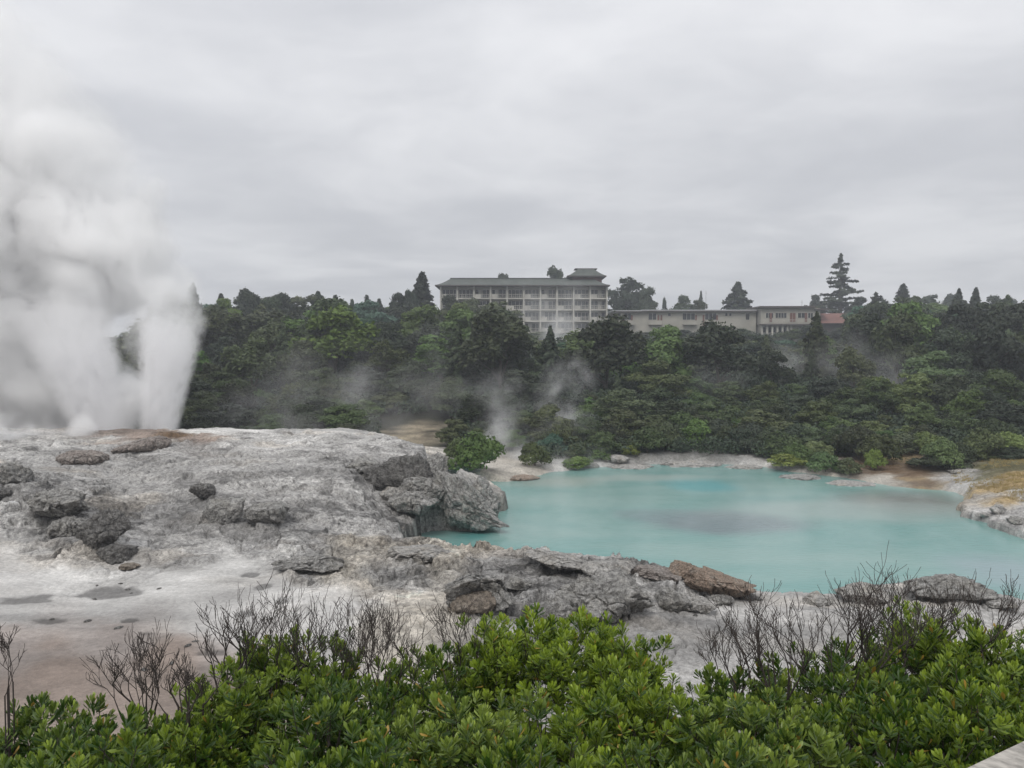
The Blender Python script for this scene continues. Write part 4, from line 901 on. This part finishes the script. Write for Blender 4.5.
m = MB(); m.box(x0-.4, x1+.2, -1., -.004, mz(325.6)-az, mz(324.4)-az); m.build('balcony_slab', M_DK, bl)
for a, b, n in ((761.5, 769, 3), (771, 782, 4), (793, 800, 2), (803, 808, 2)): window(bl, mx_(a)-ax, mx_(b)-ax, mz(318.6)-az, mz(313.2)-az, 0, n)
for a in (766.5, 786.5, 789.5, 801): m = MB(); m.box(mx_(a)-ax-.3, mx_(a)-ax+.3, -.15, -.004, mz(322.5)-az, mz(313.5)-az); m.build('door_panel', M_RED, bl)
m = MB(); m.box(x0+.3, x1-.3, -.9, -.86, mz(320.7)-az, mz(320.3)-az); m.box(x0+.3, x1-.3, -.9, -.86, mz(322.6)-az, mz(322.3)-az)
m.build('balcony_rail', M_WHT, bl)
for a in (757.8, 763, 768, 773, 778, 783, 786.5): m = MB(); m.box(mx_(a)-ax-.22, mx_(a)-ax+.22, -.3, .1, -3, mz(325.6)-az-.01); m.build('post', M_WHT, bl)
window(bl, x0+.6, mx_(786)-ax, mz(333)-az, mz(327)-az, 1.2, 8)
rd = empty('red_roofed_house', (mx_(834), YM-2, mz(330))); tag(rd, 'low house with a dull red roof right of the motel block', 'house'); ax, az = rd.location.x, rd.location.z
m = MB(); m.box(mx_(818)-ax, mx_(850)-ax, 0, 8, -3, mz(323.6)-az); m.build('wall', M_DK, rd)
m = MB(); a0, a1 = mx_(816)-ax, mx_(853)-ax; zr0, zr1 = mz(323.6)-az, mz(313)-az
m.v += [(a0, -1, zr0), (a1, -1, zr0), (a1, 9, zr0), (a0, 9, zr0), (a0, 4, zr1), (a1, 4, zr1)]; m.f += [(0, 1, 5, 4), (2, 3, 4, 5), (1, 2, 5), (3, 0, 4), (3, 2, 1, 0)]; m.build('roof', M_RROOF, rd)
M_MET = simple('galvanised', (.35, .35, .36), .5, .1, 2.)
for px, top, l in ((706, 291, 'thin grey mast behind the motel roof'), (706+96, 300, 'short thin mast at the right end of the motel block')):
    x, y, zz = atY(px, top, 222); m = MB(); m.tube([(0, 0, 0), (0, 0, zz-12)], [.08, .05], 6); m.tube([(-.4, 0, zz-12.6), (.4, 0, zz-12.6)], [.03, .03], 4); o = m.build('mast', M_MET, None, loc=(x, y, 12)); tag(o, l, 'mast')

# ---------------------------------------------------------------- foreground bushes
M_FB = leaf_mat('leaf_foreground', (.040, .088, .012), (.35, .45, .075), .40, .5, .3, 0)
_nt = M_FB.node_tree
# the attribute above 1 marks the odd yellow or orange leaf
def shoot_leaves(bases, dirs, scale, rng, nl=17, autumn=.010):
    n = len(bases); up = dirs; r = rand_dirs(n, rng); U = np.cross(up, r); U /= np.linalg.norm(U, axis=1, keepdims=True); W = np.cross(up, U)
    VV = []; TT = []
    for i in range(nl):
        f = i/(nl-1); ang = 2.399*i+rng.random(n)*.5; th = (1.1-.9*f)+rng.normal(size=n)*.12    # outer leaves open, inner ones upright
        ax = (cos_ := np.cos(ang))[:, None]*U+np.sin(ang)[:, None]*W; d = np.cos(th)[:, None]*up+np.sin(th)[:, None]*ax
        s = (.052*(1-.45*f**2))*scale*rng.uniform(.8, 1.15, n)
        o = bases+up*(-.045*(1-f))[..., None]*scale[:, None] if np.ndim(f) else bases+up*(-.05*(1-f))*scale[:, None]
        side = np.cross(d, ax); side /= np.linalg.norm(side, axis=1, keepdims=True)+1e-9; nn = np.cross(side, d)
        s_ = s[:, None]; w_ = s_*.135
        b = o; m1 = o+d*s_*.45; m2 = o+d*s_*.8-nn*s_*.0; tp = o+d*s_+nn*s_*-.05
        v = np.stack([b, m1+side*w_*.8+nn*s_*.03, m2+side*w_+nn*s_*.03, tp, m2-side*w_+nn*s_*.03, m1-side*w_*.8+nn*s_*.03], 1)
        VV.append(v); t = np.clip(.10+.62*f+rng.normal(size=n)*.16, 0, 1); t = np.where(rng.random(n) < autumn, 3, t); TT.append(t)
    V = np.stack(VV, 1).reshape(-1, 3); T = np.stack(TT, 1).ravel(); k = len(T); i0 = np.arange(k)*6
    Fq = np.stack([np.stack([i0, i0+1, i0+2, i0+3], 1), np.stack([i0, i0+3, i0+4, i0+5], 1)], 1).reshape(-1, 4)
    return V, Fq, np.repeat(T, 2)
def fg_mat():
    m = M_FB; nt = m.node_tree; L = nt.links; b = nt.nodes['Principled BSDF']
    t = [n for n in nt.nodes if n.type == 'ATTRIBUTE'][0].outputs['Fac']; hs = [n for n in nt.nodes if n.type == 'HUE_SAT'][0].outputs[0]
    c = mixc(nt, math_(nt, 'GREATER_THAN', t, 2.), hs, (.42, .27, .05)); L.new(c, b.inputs['Base Color'])
    tr = [n for n in nt.nodes if n.type == 'BSDF_TRANSLUCENT'][0]; L.new(c, tr.inputs[0])
    t2 = math_(nt, 'MINIMUM', t, 1.)
fg_mat()
def bush(px, top, Yb, wpx, depth, label, seed, dens=1., bright=0., nb=1., up=.8):
    rng = np.random.default_rng(seed); rr = random.Random(seed)
    x, y, zt = atY(px, top, Yb); g0 = gz(x, y); rx = wpx*Yb/F/2; ry = depth; H = zt-g0
    e = empty('bush', (x, y, g0)); tag(e, label, 'bush', 'green bushes along the walkway')
    # lumpy canopy: several sub domes
    nd = 9; cs = [(0, 0, H*.62, 1.)]
    for i in range(nd): a = rr.uniform(0, 6.3); q = rr.uniform(.3, .75); cs.append((cos(a)*q*rx, sin(a)*q*ry, H*rr.uniform(.45, .68), rr.uniform(.42, .62)))
    nS = int(560*dens*rx*ry/.5*1.0); B = []; D = []
    cs_ = np.array(cs); wts = cs_[:, 3]**2; k = rng.choice(len(cs_), nS, p=wts/wts.sum()); d = rand_dirs(nS, rng); d[:, 2] = np.abs(d[:, 2])*1.1-.15; d /= np.linalg.norm(d, axis=1, keepdims=True)
    rad = np.stack([cs_[k, 3]*rx*.8, cs_[k, 3]*ry*.8, (H-cs_[k, 2])*np.where(k == 0, 1, .95)], 1)*(rng.uniform(.62, 1.04, nS)[:, None])
    Bp = cs_[k, :3]+d*rad
    Bp[:, 2] += .05*H*fbm(Bp*4, 3, seed)
    dr = d*np.array([.8, .8, .5])+np.array([0, 0, up])+rand_dirs(nS, rng)*.28; dr /= np.linalg.norm(dr, axis=1, keepdims=True)
    sc = rng.uniform(.75, 1.5, nS)
    V, Fq, T = shoot_leaves(Bp, dr, sc, rng); T = np.where(T > 2, T, np.clip(T+bright+.18*np.repeat(rng.normal(size=nS), 17*2), 0, 1))
    link('foliage', mesh_np('foliage', V, Fq, True, {'tint': ('FACE', 'FLOAT', T)}), M_FB, e)
    m = MB()
    for i in range(int(10*nb)):
        a = rr.uniform(0, 6.3); q = rr.uniform(.0, .3); grow(m, (cos(a)*q*rx, sin(a)*q*ry, -.1), (cos(a)*.5, sin(a)*.5, 1), H*.30, .012, 1, rr, 5, .6, .35)
    for j in range(0, nS, 3):
        p = Bp[j]; q = p-dr[j]*.16+rr.uniform(-.03, .03); m.tube([tuple(q), tuple(p)], [.003, .002], 3, False)
    m.build('stems', M_TWIG, e)
    return e
BU = [
 (40, 712, 3.9, 170, .6, 'soft green bush at the bottom left corner', .75), (150, 724, 4.0, 170, .55, 'low green bush second from the left corner', .8), (60, 750, 3.1, 220, .5, 'nearest bush at the bottom left corner', .9),
 (225, 684, 4.3, 120, .5, 'bush under the left bare twigs', 1.), (290, 640, 4.8, 150, .55, 'upright green bush among the dense bare twigs left of the middle', 1.), (330, 700, 3.7, 190, .5, 'shadowed bush below the dense bare twigs', .7),
 (430, 652, 4.7, 150, .5, 'bush with thin shoots under the hollowed boulder', .9), (490, 618, 4.9, 70, .3, 'tall leafy shoot rising before the hollowed boulder', 1.1), (560, 625, 4.9, 190, .6, 'bright domed bush below the knobbly boulder', 1.15), (635, 650, 4.8, 120, .5, 'bright green bush right of the domed one', 1.1),
 (470, 705, 3.7, 200, .55, 'dense green bush at the bottom middle', 1.), (620, 695, 3.8, 200, .55, 'bright bush at the bottom right of the middle', 1.05), (760, 705, 3.7, 190, .55, 'bush below the bare twigs right of the middle', .9), (740, 668, 4.5, 130, .5, 'thin bush in front of the grey slope right of the middle', .75),
 (840, 662, 4.6, 170, .55, 'dark bush under the tall bare twigs at the right', .8), (890, 700, 3.8, 190, .55, 'shadowed green bush at the bottom right', .75), (945, 622, 5.0, 150, .55, 'tall green bush at the right edge by the pool shore', 1.05), (1010, 640, 4.5, 150, .55, 'green bush cut by the right frame edge', 1.),
 (1000, 694, 3.6, 170, .5, 'bush just behind the handrail corner', 1.), (540, 752, 3.0, 220, .45, 'nearest bush at the bottom middle', .8), (740, 752, 3.0, 220, .45, 'nearest bush at the bottom right of the middle', .8), (330, 756, 3.0, 220, .45, 'nearest bush below the dense bare twigs', .6),
]
for i, (px, top, Yb, w, dp, l, dn) in enumerate(BU): bush(px, top-9, Yb, w*1.12, dp, l, 500+i, max(.8, dn)*1.55, bright=(dn-1)*.9)
def dead(px, base, top, Yb, wpx, label, seed, n=7, depth=3, thick=.006, group='bare twiggy shrubs among the green bushes'):
    x, y, zb = atY(px, base, Yb); _, _, zt = atY(px, top-8, Yb); H = zt-zb; rr = random.Random(seed); rx = wpx*Yb/F/2
    e = empty('dead_shrub', (x, y, gz(x, y))); dz = zb-e.location.z; tag(e, label, 'dead shrub', group)
    m = MB()
    n = max(3, int(n*1.35+.5)); top -= 8
    for i in range(n):
        f = (i+.5)/n*2-1; a0 = (f*rx*.35, rr.uniform(-.1, .1), 0)
        m.tube([(a0[0]*.9, a0[1], -.05), (a0[0], a0[1], dz)], [thick*1.1, thick*.9], 5, False)
        grow(m, (a0[0], a0[1], dz), (f*rx/H*1.5+rr.gauss(0, .2), rr.uniform(-.4, .4), 1), H*rr.uniform(.32, .5), thick*rr.uniform(.6, 1.), depth, rr, 5, .78, .40, .0013, .62)
    m.build('stems', M_TWIG, e); return e
dead(5, 690, 632, 3.8, 60, 'bare shrub cut by the left frame edge', 1, 4, thick=.0038)
dead(140, 718, 636, 4.2, 70, 'small bare shrub on the left standing over the tan flat', 2, 6)
dead(185, 710, 665, 4.1, 90, 'low tangled bare shrub between the two bare shrubs on the left', 3, 6)
dead(232, 690, 600, 4.6, 70, 'tall forked bare shrub left of the dense twigs', 4, 5, thick=.0075)
dead(280, 690, 603, 4.8, 90, 'dense bare shrub left of the middle', 5, 8)
dead(340, 690, 605, 4.8, 90, 'dense bare shrub behind the shadowed bush', 6, 8)
dead(385, 700, 596, 4.6, 90, 'bare shrub with straight stems nearest the cream crust', 7, 7)
dead(458, 690, 585, 4.8, 46, 'single thin bare stem before the hollowed boulder', 8, 2)
dead(735, 690, 618, 4.5, 70, 'thin bare shrub on the grey slope right of the middle', 9, 5)
dead(775, 700, 600, 4.4, 80, 'forked bare shrub rising over the grey slope', 10, 6, thick=.0075)
dead(845, 700, 572, 4.6, 100, 'tallest bare shrub against the turquoise water', 11, 5, thick=.008)
dead(885, 690, 590, 4.7, 80, 'bare shrub left of the humped grey rock', 12, 4)
dead(925, 670, 572, 4.9, 110, 'bare shrub with long arching twigs against the humped grey rock', 13, 6, thick=.007)
dead(985, 660, 575, 4.9, 70, 'bare shrub nearest the right frame edge', 14, 4)

# handrail of the lookout, lower right corner
M_RAIL = simple('weathered_rail', (.33, .31, .28), .85, .4, 30.)
def railpt(px, py, Yb): return np.array(atY(px, py, Yb))
a = railpt(938, 776, 1.5); b = railpt(1040, 729, 1.9); d = (b-a); d /= np.linalg.norm(d); A = a-d*.6; B = b+d*.9
dn = np.array([d[1], -d[0], 0]); dn /= np.linalg.norm(dn)
hr = empty('handrail', tuple((A+B)/2)); tag(hr, 'weathered pale handrail crossing the bottom right corner', 'handrail')
m = MB(); c0 = (A+B)/2
def q_(p): return tuple(np.array(p)-c0)
def beam(m, A, B, w, h, off=0., bev=.012):
    prof = [(0, -h), (0, -bev), (bev, 0), (w-bev, 0), (w, -bev), (w, -h)]; n0 = len(m.v)
    for P_ in (A, B):
        for (u, v_) in prof: m.v.append(tuple(np.array(P_)-c0+dn*(u+off)+np.array([0, 0, v_])))
    k = len(prof)
    for i in range(k): m.f.append((n0+i, n0+(i+1) % k, n0+k+(i+1) % k, n0+k+i))
    m.f.append(tuple(range(n0+k-1, n0-1, -1))); m.f.append(tuple(range(n0+k, n0+2*k)))
beam(m, A, B, .16, .045); m.build('top_rail', M_RAIL, hr)
m = MB(); beam(m, A+np.array([0, 0, -.05]), B+np.array([0, 0, -.05]), .04, .12, .03); m.build('side_board', M_RAIL, hr)
for t in (.08, .92):
    p = A+(B-A)*t+dn*.09-c0; m = MB(); g0 = gz(p[0]+c0[0], p[1]+c0[1])-c0[2]-.1; m.box(p[0]-.045, p[0]+.045, p[1]-.045, p[1]+.045, g0, p[2]-.05); m.build('post', M_RAIL, hr)

# ---------------------------------------------------------------- steam
def steam_mat(name, blobs, k, warp, wscale, dscale, lo, hi, step=1., col=(1, 1, 1), detail=3, aniso=0., core=.35):
    """density from soft balls, warped by noise, in world metres"""
    m = bpy.data.materials.new(name); m.use_nodes = True; nt = m.node_tree; L = nt.links; nt.nodes.remove(nt.nodes['Principled BSDF'])
    P = N(nt, 'ShaderNodeNewGeometry').outputs['Position']
    wv = vmath(nt, 'SCALE', vmath(nt, 'SUBTRACT', noise(nt, P, wscale, 2, .5, 'Color'), (.5, .5, .5)), None, warp*2)
    W = vmath(nt, 'ADD', P, wv); tot = None
    for (c, r, a) in blobs:
        f = maprange(nt, vmath(nt, 'DISTANCE', W, tuple(c)), r, r*core, 0, a)
        tot = f if tot is None else math_(nt, 'MAXIMUM', tot, f)
    n = noise(nt, W, dscale, detail, .6); dn_ = maprange(nt, n, lo, hi, 0, 1, 'LINEAR')
    dens = math_(nt, 'MULTIPLY', math_(nt, 'MULTIPLY', tot, dn_), k)
    pv = N(nt, 'ShaderNodeVolumePrincipled'); pv.inputs['Color'].default_value = (*col, 1); pv.inputs['Anisotropy'].default_value = aniso; L.new(dens, pv.inputs['Density'])
    L.new(pv.outputs[0], nt.nodes['Material Output'].inputs['Volume'])
    try: m.cycles.volume_step_rate = step
    except Exception: pass
    try: m.volume_intersection_method = 'FAST'
    except Exception: pass
    return m
def hull(name, blobs, grow_=1.0, vox=.8):
    bm = bmesh.new()
    for c, r, a in blobs:
        import mathutils
        bmesh.ops.create_icosphere(bm, subdivisions=3, radius=r*grow_, matrix=mathutils.Matrix.Translation(c))
    me = bpy.data.meshes.new('tmp'); bm.to_mesh(me); bm.free()
    o = bpy.data.objects.new('tmp', me); COL.objects.link(o); md = o.modifiers.new('r', 'REMESH'); md.mode = 'VOXEL'; md.voxel_size = vox
    dg = bpy.context.evaluated_depsgraph_get(); r = bpy.data.meshes.new_from_object(o.evaluated_get(dg)); bpy.data.objects.remove(o); r.name = name; return r
def B3(px, py, Yb, rpx, a=1.): return (atY(px, py, Yb), rpx*Yb/F, a)
PL = [B3(-60, 400, 54, 85), B3(20, 415, 55, 70), B3(52, 385, 55, 66), B3(5, 330, 55, 90), B3(52, 318, 55, 58), B3(-10, 240, 55, 110, 1.), B3(66, 245, 55, 84, 1.), B3(125, 262, 55, 60, .85), B3(162, 290, 54.5, 40, .5), B3(150, 335, 54.8, 40, .35), B3(132, 405, 54.5, 44, .7),
      B3(-40, 150, 55, 105, .75), B3(55, 185, 56, 88, .6), B3(118, 215, 56, 56, .42), B3(-50, 60, 56, 95, .4), B3(20, 110, 57, 80, .34), B3(105, 425, 54, 44, 1.), B3(100, 385, 55, 40, .75), B3(20, 437, 46, 34, .5), B3(70, 440, 47, 30, .5), B3(-20, 445, 45, 36, .6)]
st1 = link('geyser_steam', hull('geyser_steam', PL, 1.12, 1.1), steam_mat('steam_plume', PL, 2.9, 3.4, .24, .48, .34, .58, detail=5, core=.32, step=.4)); tag(st1, 'billowing white steam plume rising from the geyser at the left', 'steam', kind='stuff')
def jet(px0, py0, px1, py1, Yb, r0, r1, label, k, seed):
    a = np.array(atY(px0, py0, Yb)); b = np.array(atY(px1, py1, Yb)); d = b-a; H = np.linalg.norm(d)
    import mathutils
    q = mathutils.Vector((0, 0, 1)).rotation_difference(mathutils.Vector(d)); n = 20; ring = 24; V = []; Fq = []
    rng = random.Random(seed)
    for i in range(n+1):
        t = i/n; r = (r0+(r1-r0)*t**1.2)*(1 if t < .9 else math.sqrt(max(0, 1-((t-.9)/.1)**2))*.9+.1)
        for j in range(ring):
            aa = 2*pi*j/ring; V.append((cos(aa)*r, sin(aa)*r, t*H))
    for i in range(n):
        for j in range(ring): x_ = i*ring+j; y_ = i*ring+(j+1) % ring; Fq.append((x_, y_, y_+ring, x_+ring))
    Fq.append(tuple(range(ring-1, -1, -1))); Fq.append(tuple(range(n*ring, n*ring+ring)))
    me = bpy.data.meshes.new('geyser_jet'); me.from_pydata(V, [], Fq)
    m = bpy.data.materials.new('jet_spray'); m.use_nodes = True; nt = m.node_tree; L = nt.links; nt.nodes.remove(nt.nodes['Principled BSDF'])
    O = N(nt, 'ShaderNodeTexCoord').outputs['Object']
    sx = N(nt, 'ShaderNodeSeparateXYZ'); L.new(O, sx.inputs[0]); t = math_(nt, 'DIVIDE', sx.outputs[2], H, True)
    rad = math_(nt, 'ADD', math_(nt, 'MULTIPLY', math_(nt, 'POWER', t, 1.2), r1-r0), r0)
    flat = vmath(nt, 'MULTIPLY', O, (1, 1, 0)); rn = math_(nt, 'DIVIDE', vmath(nt, 'LENGTH', flat), rad)
    sc = N(nt, 'ShaderNodeVectorMath', operation='DIVIDE'); cb = N(nt, 'ShaderNodeCombineXYZ'); L.new(rad, cb.inputs[0]); L.new(rad, cb.inputs[1]); cb.inputs[2].default_value = 3.2; L.new(O, sc.inputs[0]); L.new(cb.outputs[0], sc.inputs[1])
    nz = noise(nt, sc.outputs[0], 3.2, 4, .6); nzz = maprange(nt, nz, .36, .62, .08, 1., 'LINEAR')
    edge = maprange(nt, math_(nt, 'ADD', rn, math_(nt, 'MULTIPLY', math_(nt, 'SUBTRACT', nz, .5), .9)), 1., .65)
    top = maprange(nt, math_(nt, 'ADD', t, math_(nt, 'MULTIPLY', math_(nt, 'SUBTRACT', nz, .5), 1.)), 1., .42)
    dens = math_(nt, 'MULTIPLY', math_(nt, 'MULTIPLY', edge, top), math_(nt, 'MULTIPLY', nzz, k))
    pv = N(nt, 'ShaderNodeVolumePrincipled'); pv.inputs['Color'].default_value = (.985, .985, .99, 1); pv.inputs['Anisotropy'].default_value = 0.; L.new(dens, pv.inputs['Density']); L.new(pv.outputs[0], nt.nodes['Material Output'].inputs['Volume'])
    o = link('geyser_jet', me, m, loc=tuple(a)); o.rotation_mode = 'QUATERNION'; o.rotation_quaternion = q; tag(o, label, 'geyser jet', 'geyser jets'); return o
jet(158, 434, 176, 290, 53.2, 1.3, 2.6, 'right geyser jet fanning up with a sharp white edge before the forest', 2.6, 1)
jet(104, 440, 56, 286, 52.0, 1.6, 3.6, 'left geyser jet leaning left inside the steam', 2.4, 2)
G_W = 'steam wisps over the forest and shore'
W1 = [B3(588, 352, 150, 40, 1.), B3(560, 335, 152, 40, .7), B3(612, 366, 148, 24, .5), B3(540, 305, 155, 36, .3), B3(575, 300, 155, 30, .22)]
W2 = [B3(525, 460, 57, 34, 1.), B3(500, 435, 59, 34, .7), B3(545, 470, 56, 34, .9), B3(560, 420, 62, 44, .6), B3(565, 385, 68, 40, .4), B3(505, 400, 66, 34, .4), B3(590, 470, 57, 36, .5)]
W3 = [B3(300, 392, 62, 66, .5), B3(350, 380, 64, 60, .6), B3(400, 402, 66, 50, .55), B3(240, 420, 60, 44, .8), B3(300, 428, 60, 40, .8), B3(350, 430, 62, 40, .6), B3(455, 395, 72, 50, .5), B3(430, 350, 80, 36, .3)]
W4 = [B3(880, 380, 84, 52, .5), B3(845, 360, 90, 44, .4), B3(920, 390, 84, 36, .5), B3(790, 370, 95, 44, .35), B3(720, 395, 80, 40, .35)]
for nm, W, k, l in (('steam_wisp', W1, .55, 'pale steam wisp drifting up below the hotel'), ('steam_wisp', W2, 1.3, 'low steam rising at the left end of the far shore'), ('steam_wisp', W3, .25, 'thin steam drifting behind the terrace rim'), ('steam_wisp', W4, .35, 'faint steam among the trees on the right slope')):
    s = W[0][0][1]; o = link(nm, hull(nm, W, 1.15, s/120), steam_mat('steam_thin', W, k, s*.028, 9/s, 20/s, .44, .72, step=2., core=0., detail=4)); tag(o, l, 'steam', G_W, kind='stuff')

# vapour lying on the hot water
sm = bpy.data.materials.new('pool_vapour'); sm.use_nodes = True; nt = sm.node_tree; nt.nodes.remove(nt.nodes['Principled BSDF']); L = nt.links
P = N(nt, 'ShaderNodeNewGeometry').outputs['Position']; sx = N(nt, 'ShaderNodeSeparateXYZ'); L.new(P, sx.inputs[0])
nz = noise(nt, vmath(nt, 'MULTIPLY', P, (1, .8, 2.2)), .22, 4, .6); dens = math_(nt, 'MULTIPLY', maprange(nt, nz, .42, .68, 0, .07), maprange(nt, sx.outputs[2], 1.1, .1, 0, 1))
pv = N(nt, 'ShaderNodeVolumePrincipled'); pv.inputs['Color'].default_value = (1, 1, 1, 1); L.new(dens, pv.inputs['Density']); L.new(pv.outputs[0], nt.nodes['Material Output'].inputs['Volume'])
sm.cycles.volume_step_rate = 2.
mv = MB(); pts = [atz(a, b, 0)[:2] for a, b in ((498, 500), (560, 476), (690, 468), (800, 474), (960, 496), (1060, 520), (1060, 560), (860, 556), (640, 552), (500, 540))]
nn_ = len(pts); mv.v = [(x, y, .03) for x, y in pts]+[(x, y, 1.2) for x, y in pts]; mv.f = [tuple(range(nn_)), tuple(range(2*nn_-1, nn_-1, -1))]+[(k, k+nn_, (k+1) % nn_+nn_, (k+1) % nn_) for k in range(nn_)]
o = mv.build('pool_vapour', sm); tag(o, 'thin pale vapour drifting low over the turquoise pool', 'vapour', kind='stuff')

# thin even air over the whole place
hz_m = bpy.data.materials.new('air'); hz_m.use_nodes = True; nt = hz_m.node_tree; nt.nodes.remove(nt.nodes['Principled BSDF'])
pv = N(nt, 'ShaderNodeVolumePrincipled'); pv.inputs['Color'].default_value = (.88, .92, 1, 1); pv.inputs['Density'].default_value = .0007; nt.links.new(pv.outputs[0], nt.nodes['Material Output'].inputs['Volume'])
m = MB(); m.box(-700, 700, -40, 620, -2, 48); o = m.build('haze', hz_m); tag(o, 'thin grey damp air over the valley', 'haze', kind='stuff')

# ---------------------------------------------------------------- sky and sun
SUN_EL, SUN_AZ = radians(52), radians(200)
w = bpy.data.worlds.new('World'); S.world = w; w.use_nodes = True; nt = w.node_tree; L = nt.links; bg = nt.nodes['Background']; bg.inputs['Strength'].default_value = .1
sky = N(nt, 'ShaderNodeTexSky', sky_type='NISHITA', sun_disc=False, sun_elevation=SUN_EL, sun_rotation=SUN_AZ)
D = N(nt, 'ShaderNodeTexCoord').outputs['Generated']
sp = N(nt, 'ShaderNodeSeparateXYZ'); L.new(D, sp.inputs[0]); zc = math_(nt, 'MAXIMUM', sp.outputs[2], 0.)
den = math_(nt, 'ADD', zc, .16); cb = N(nt, 'ShaderNodeCombineXYZ'); L.new(math_(nt, 'DIVIDE', sp.outputs[0], den), cb.inputs[0]); L.new(math_(nt, 'DIVIDE', sp.outputs[1], den), cb.inputs[1])
wp = vmath(nt, 'ADD', cb.outputs[0], vmath(nt, 'SCALE', vmath(nt, 'SUBTRACT', noise(nt, cb.outputs[0], .7, 4, .55, 'Color'), (.5, .5, .5)), None, 1.1))
n1 = noise(nt, wp, .7, 5, .48); n2 = noise(nt, vmath(nt, 'ADD', wp, (7.3, 2.1, 0)), 2.3, 5, .5)
nn = math_(nt, 'ADD', math_(nt, 'MULTIPLY', n1, .7), math_(nt, 'MULTIPLY', n2, .3))
cl = mixc(nt, maprange(nt, nn, .36, .64), (.535, .545, .575), (.73, .735, .755))
lum = maprange(nt, zc, 0., .9, 9.2, 17.5, 'LINEAR')
cl = vmath(nt, 'SCALE', cl, None, lum)
# the cloud base lies over the whole sky; a little of the clear sky's blue comes through
L.new(mixc(nt, .96, sky.outputs[0], cl), bg.inputs['Color'])
ld = bpy.data.lights.new('sun', 'SUN'); ld.energy = 1.4; ld.angle = radians(25); ld.color = (1, .96, .9); lo = bpy.data.objects.new('sun', ld); COL.objects.link(lo)
# light from behind the viewer and high
import mathutils
sd = mathutils.Vector((sin(SUN_AZ)*cos(SUN_EL), cos(SUN_AZ)*cos(SUN_EL), sin(SUN_EL)))
lo.rotation_euler = sd.to_track_quat('Z', 'Y').to_euler()

# ---------------------------------------------------------------- camera and render settings
cd = bpy.data.cameras.new('camera'); cam = bpy.data.objects.new('camera', cd); COL.objects.link(cam); S.camera = cam
cd.sensor_width = 36; cd.lens = 36*F/1024; cd.clip_start = .1; cd.clip_end = 6000; cam.location = (0, 0, CH); cam.rotation_euler = (pi/2-PITCH, 0, 0)
S.view_settings.view_transform = 'Standard'; S.view_settings.look = 'None'; S.view_settings.exposure = 0; S.view_settings.gamma = 1; S.view_settings.use_curve_mapping = False
S.render.engine = 'CYCLES'; c = S.cycles
c.max_bounces = 16; c.diffuse_bounces = 3; c.glossy_bounces = 2; c.transmission_bounces = 3; c.volume_bounces = 14; c.transparent_max_bounces = 8
c.volume_step_rate = 1.; c.volume_max_steps = 256; c.use_denoising = True; c.caustics_reflective = False; c.caustics_refractive = False
try: c.denoiser = 'OPENIMAGEDENOISE'; c.denoising_input_passes = 'RGB_ALBEDO_NORMAL'
except Exception: pass
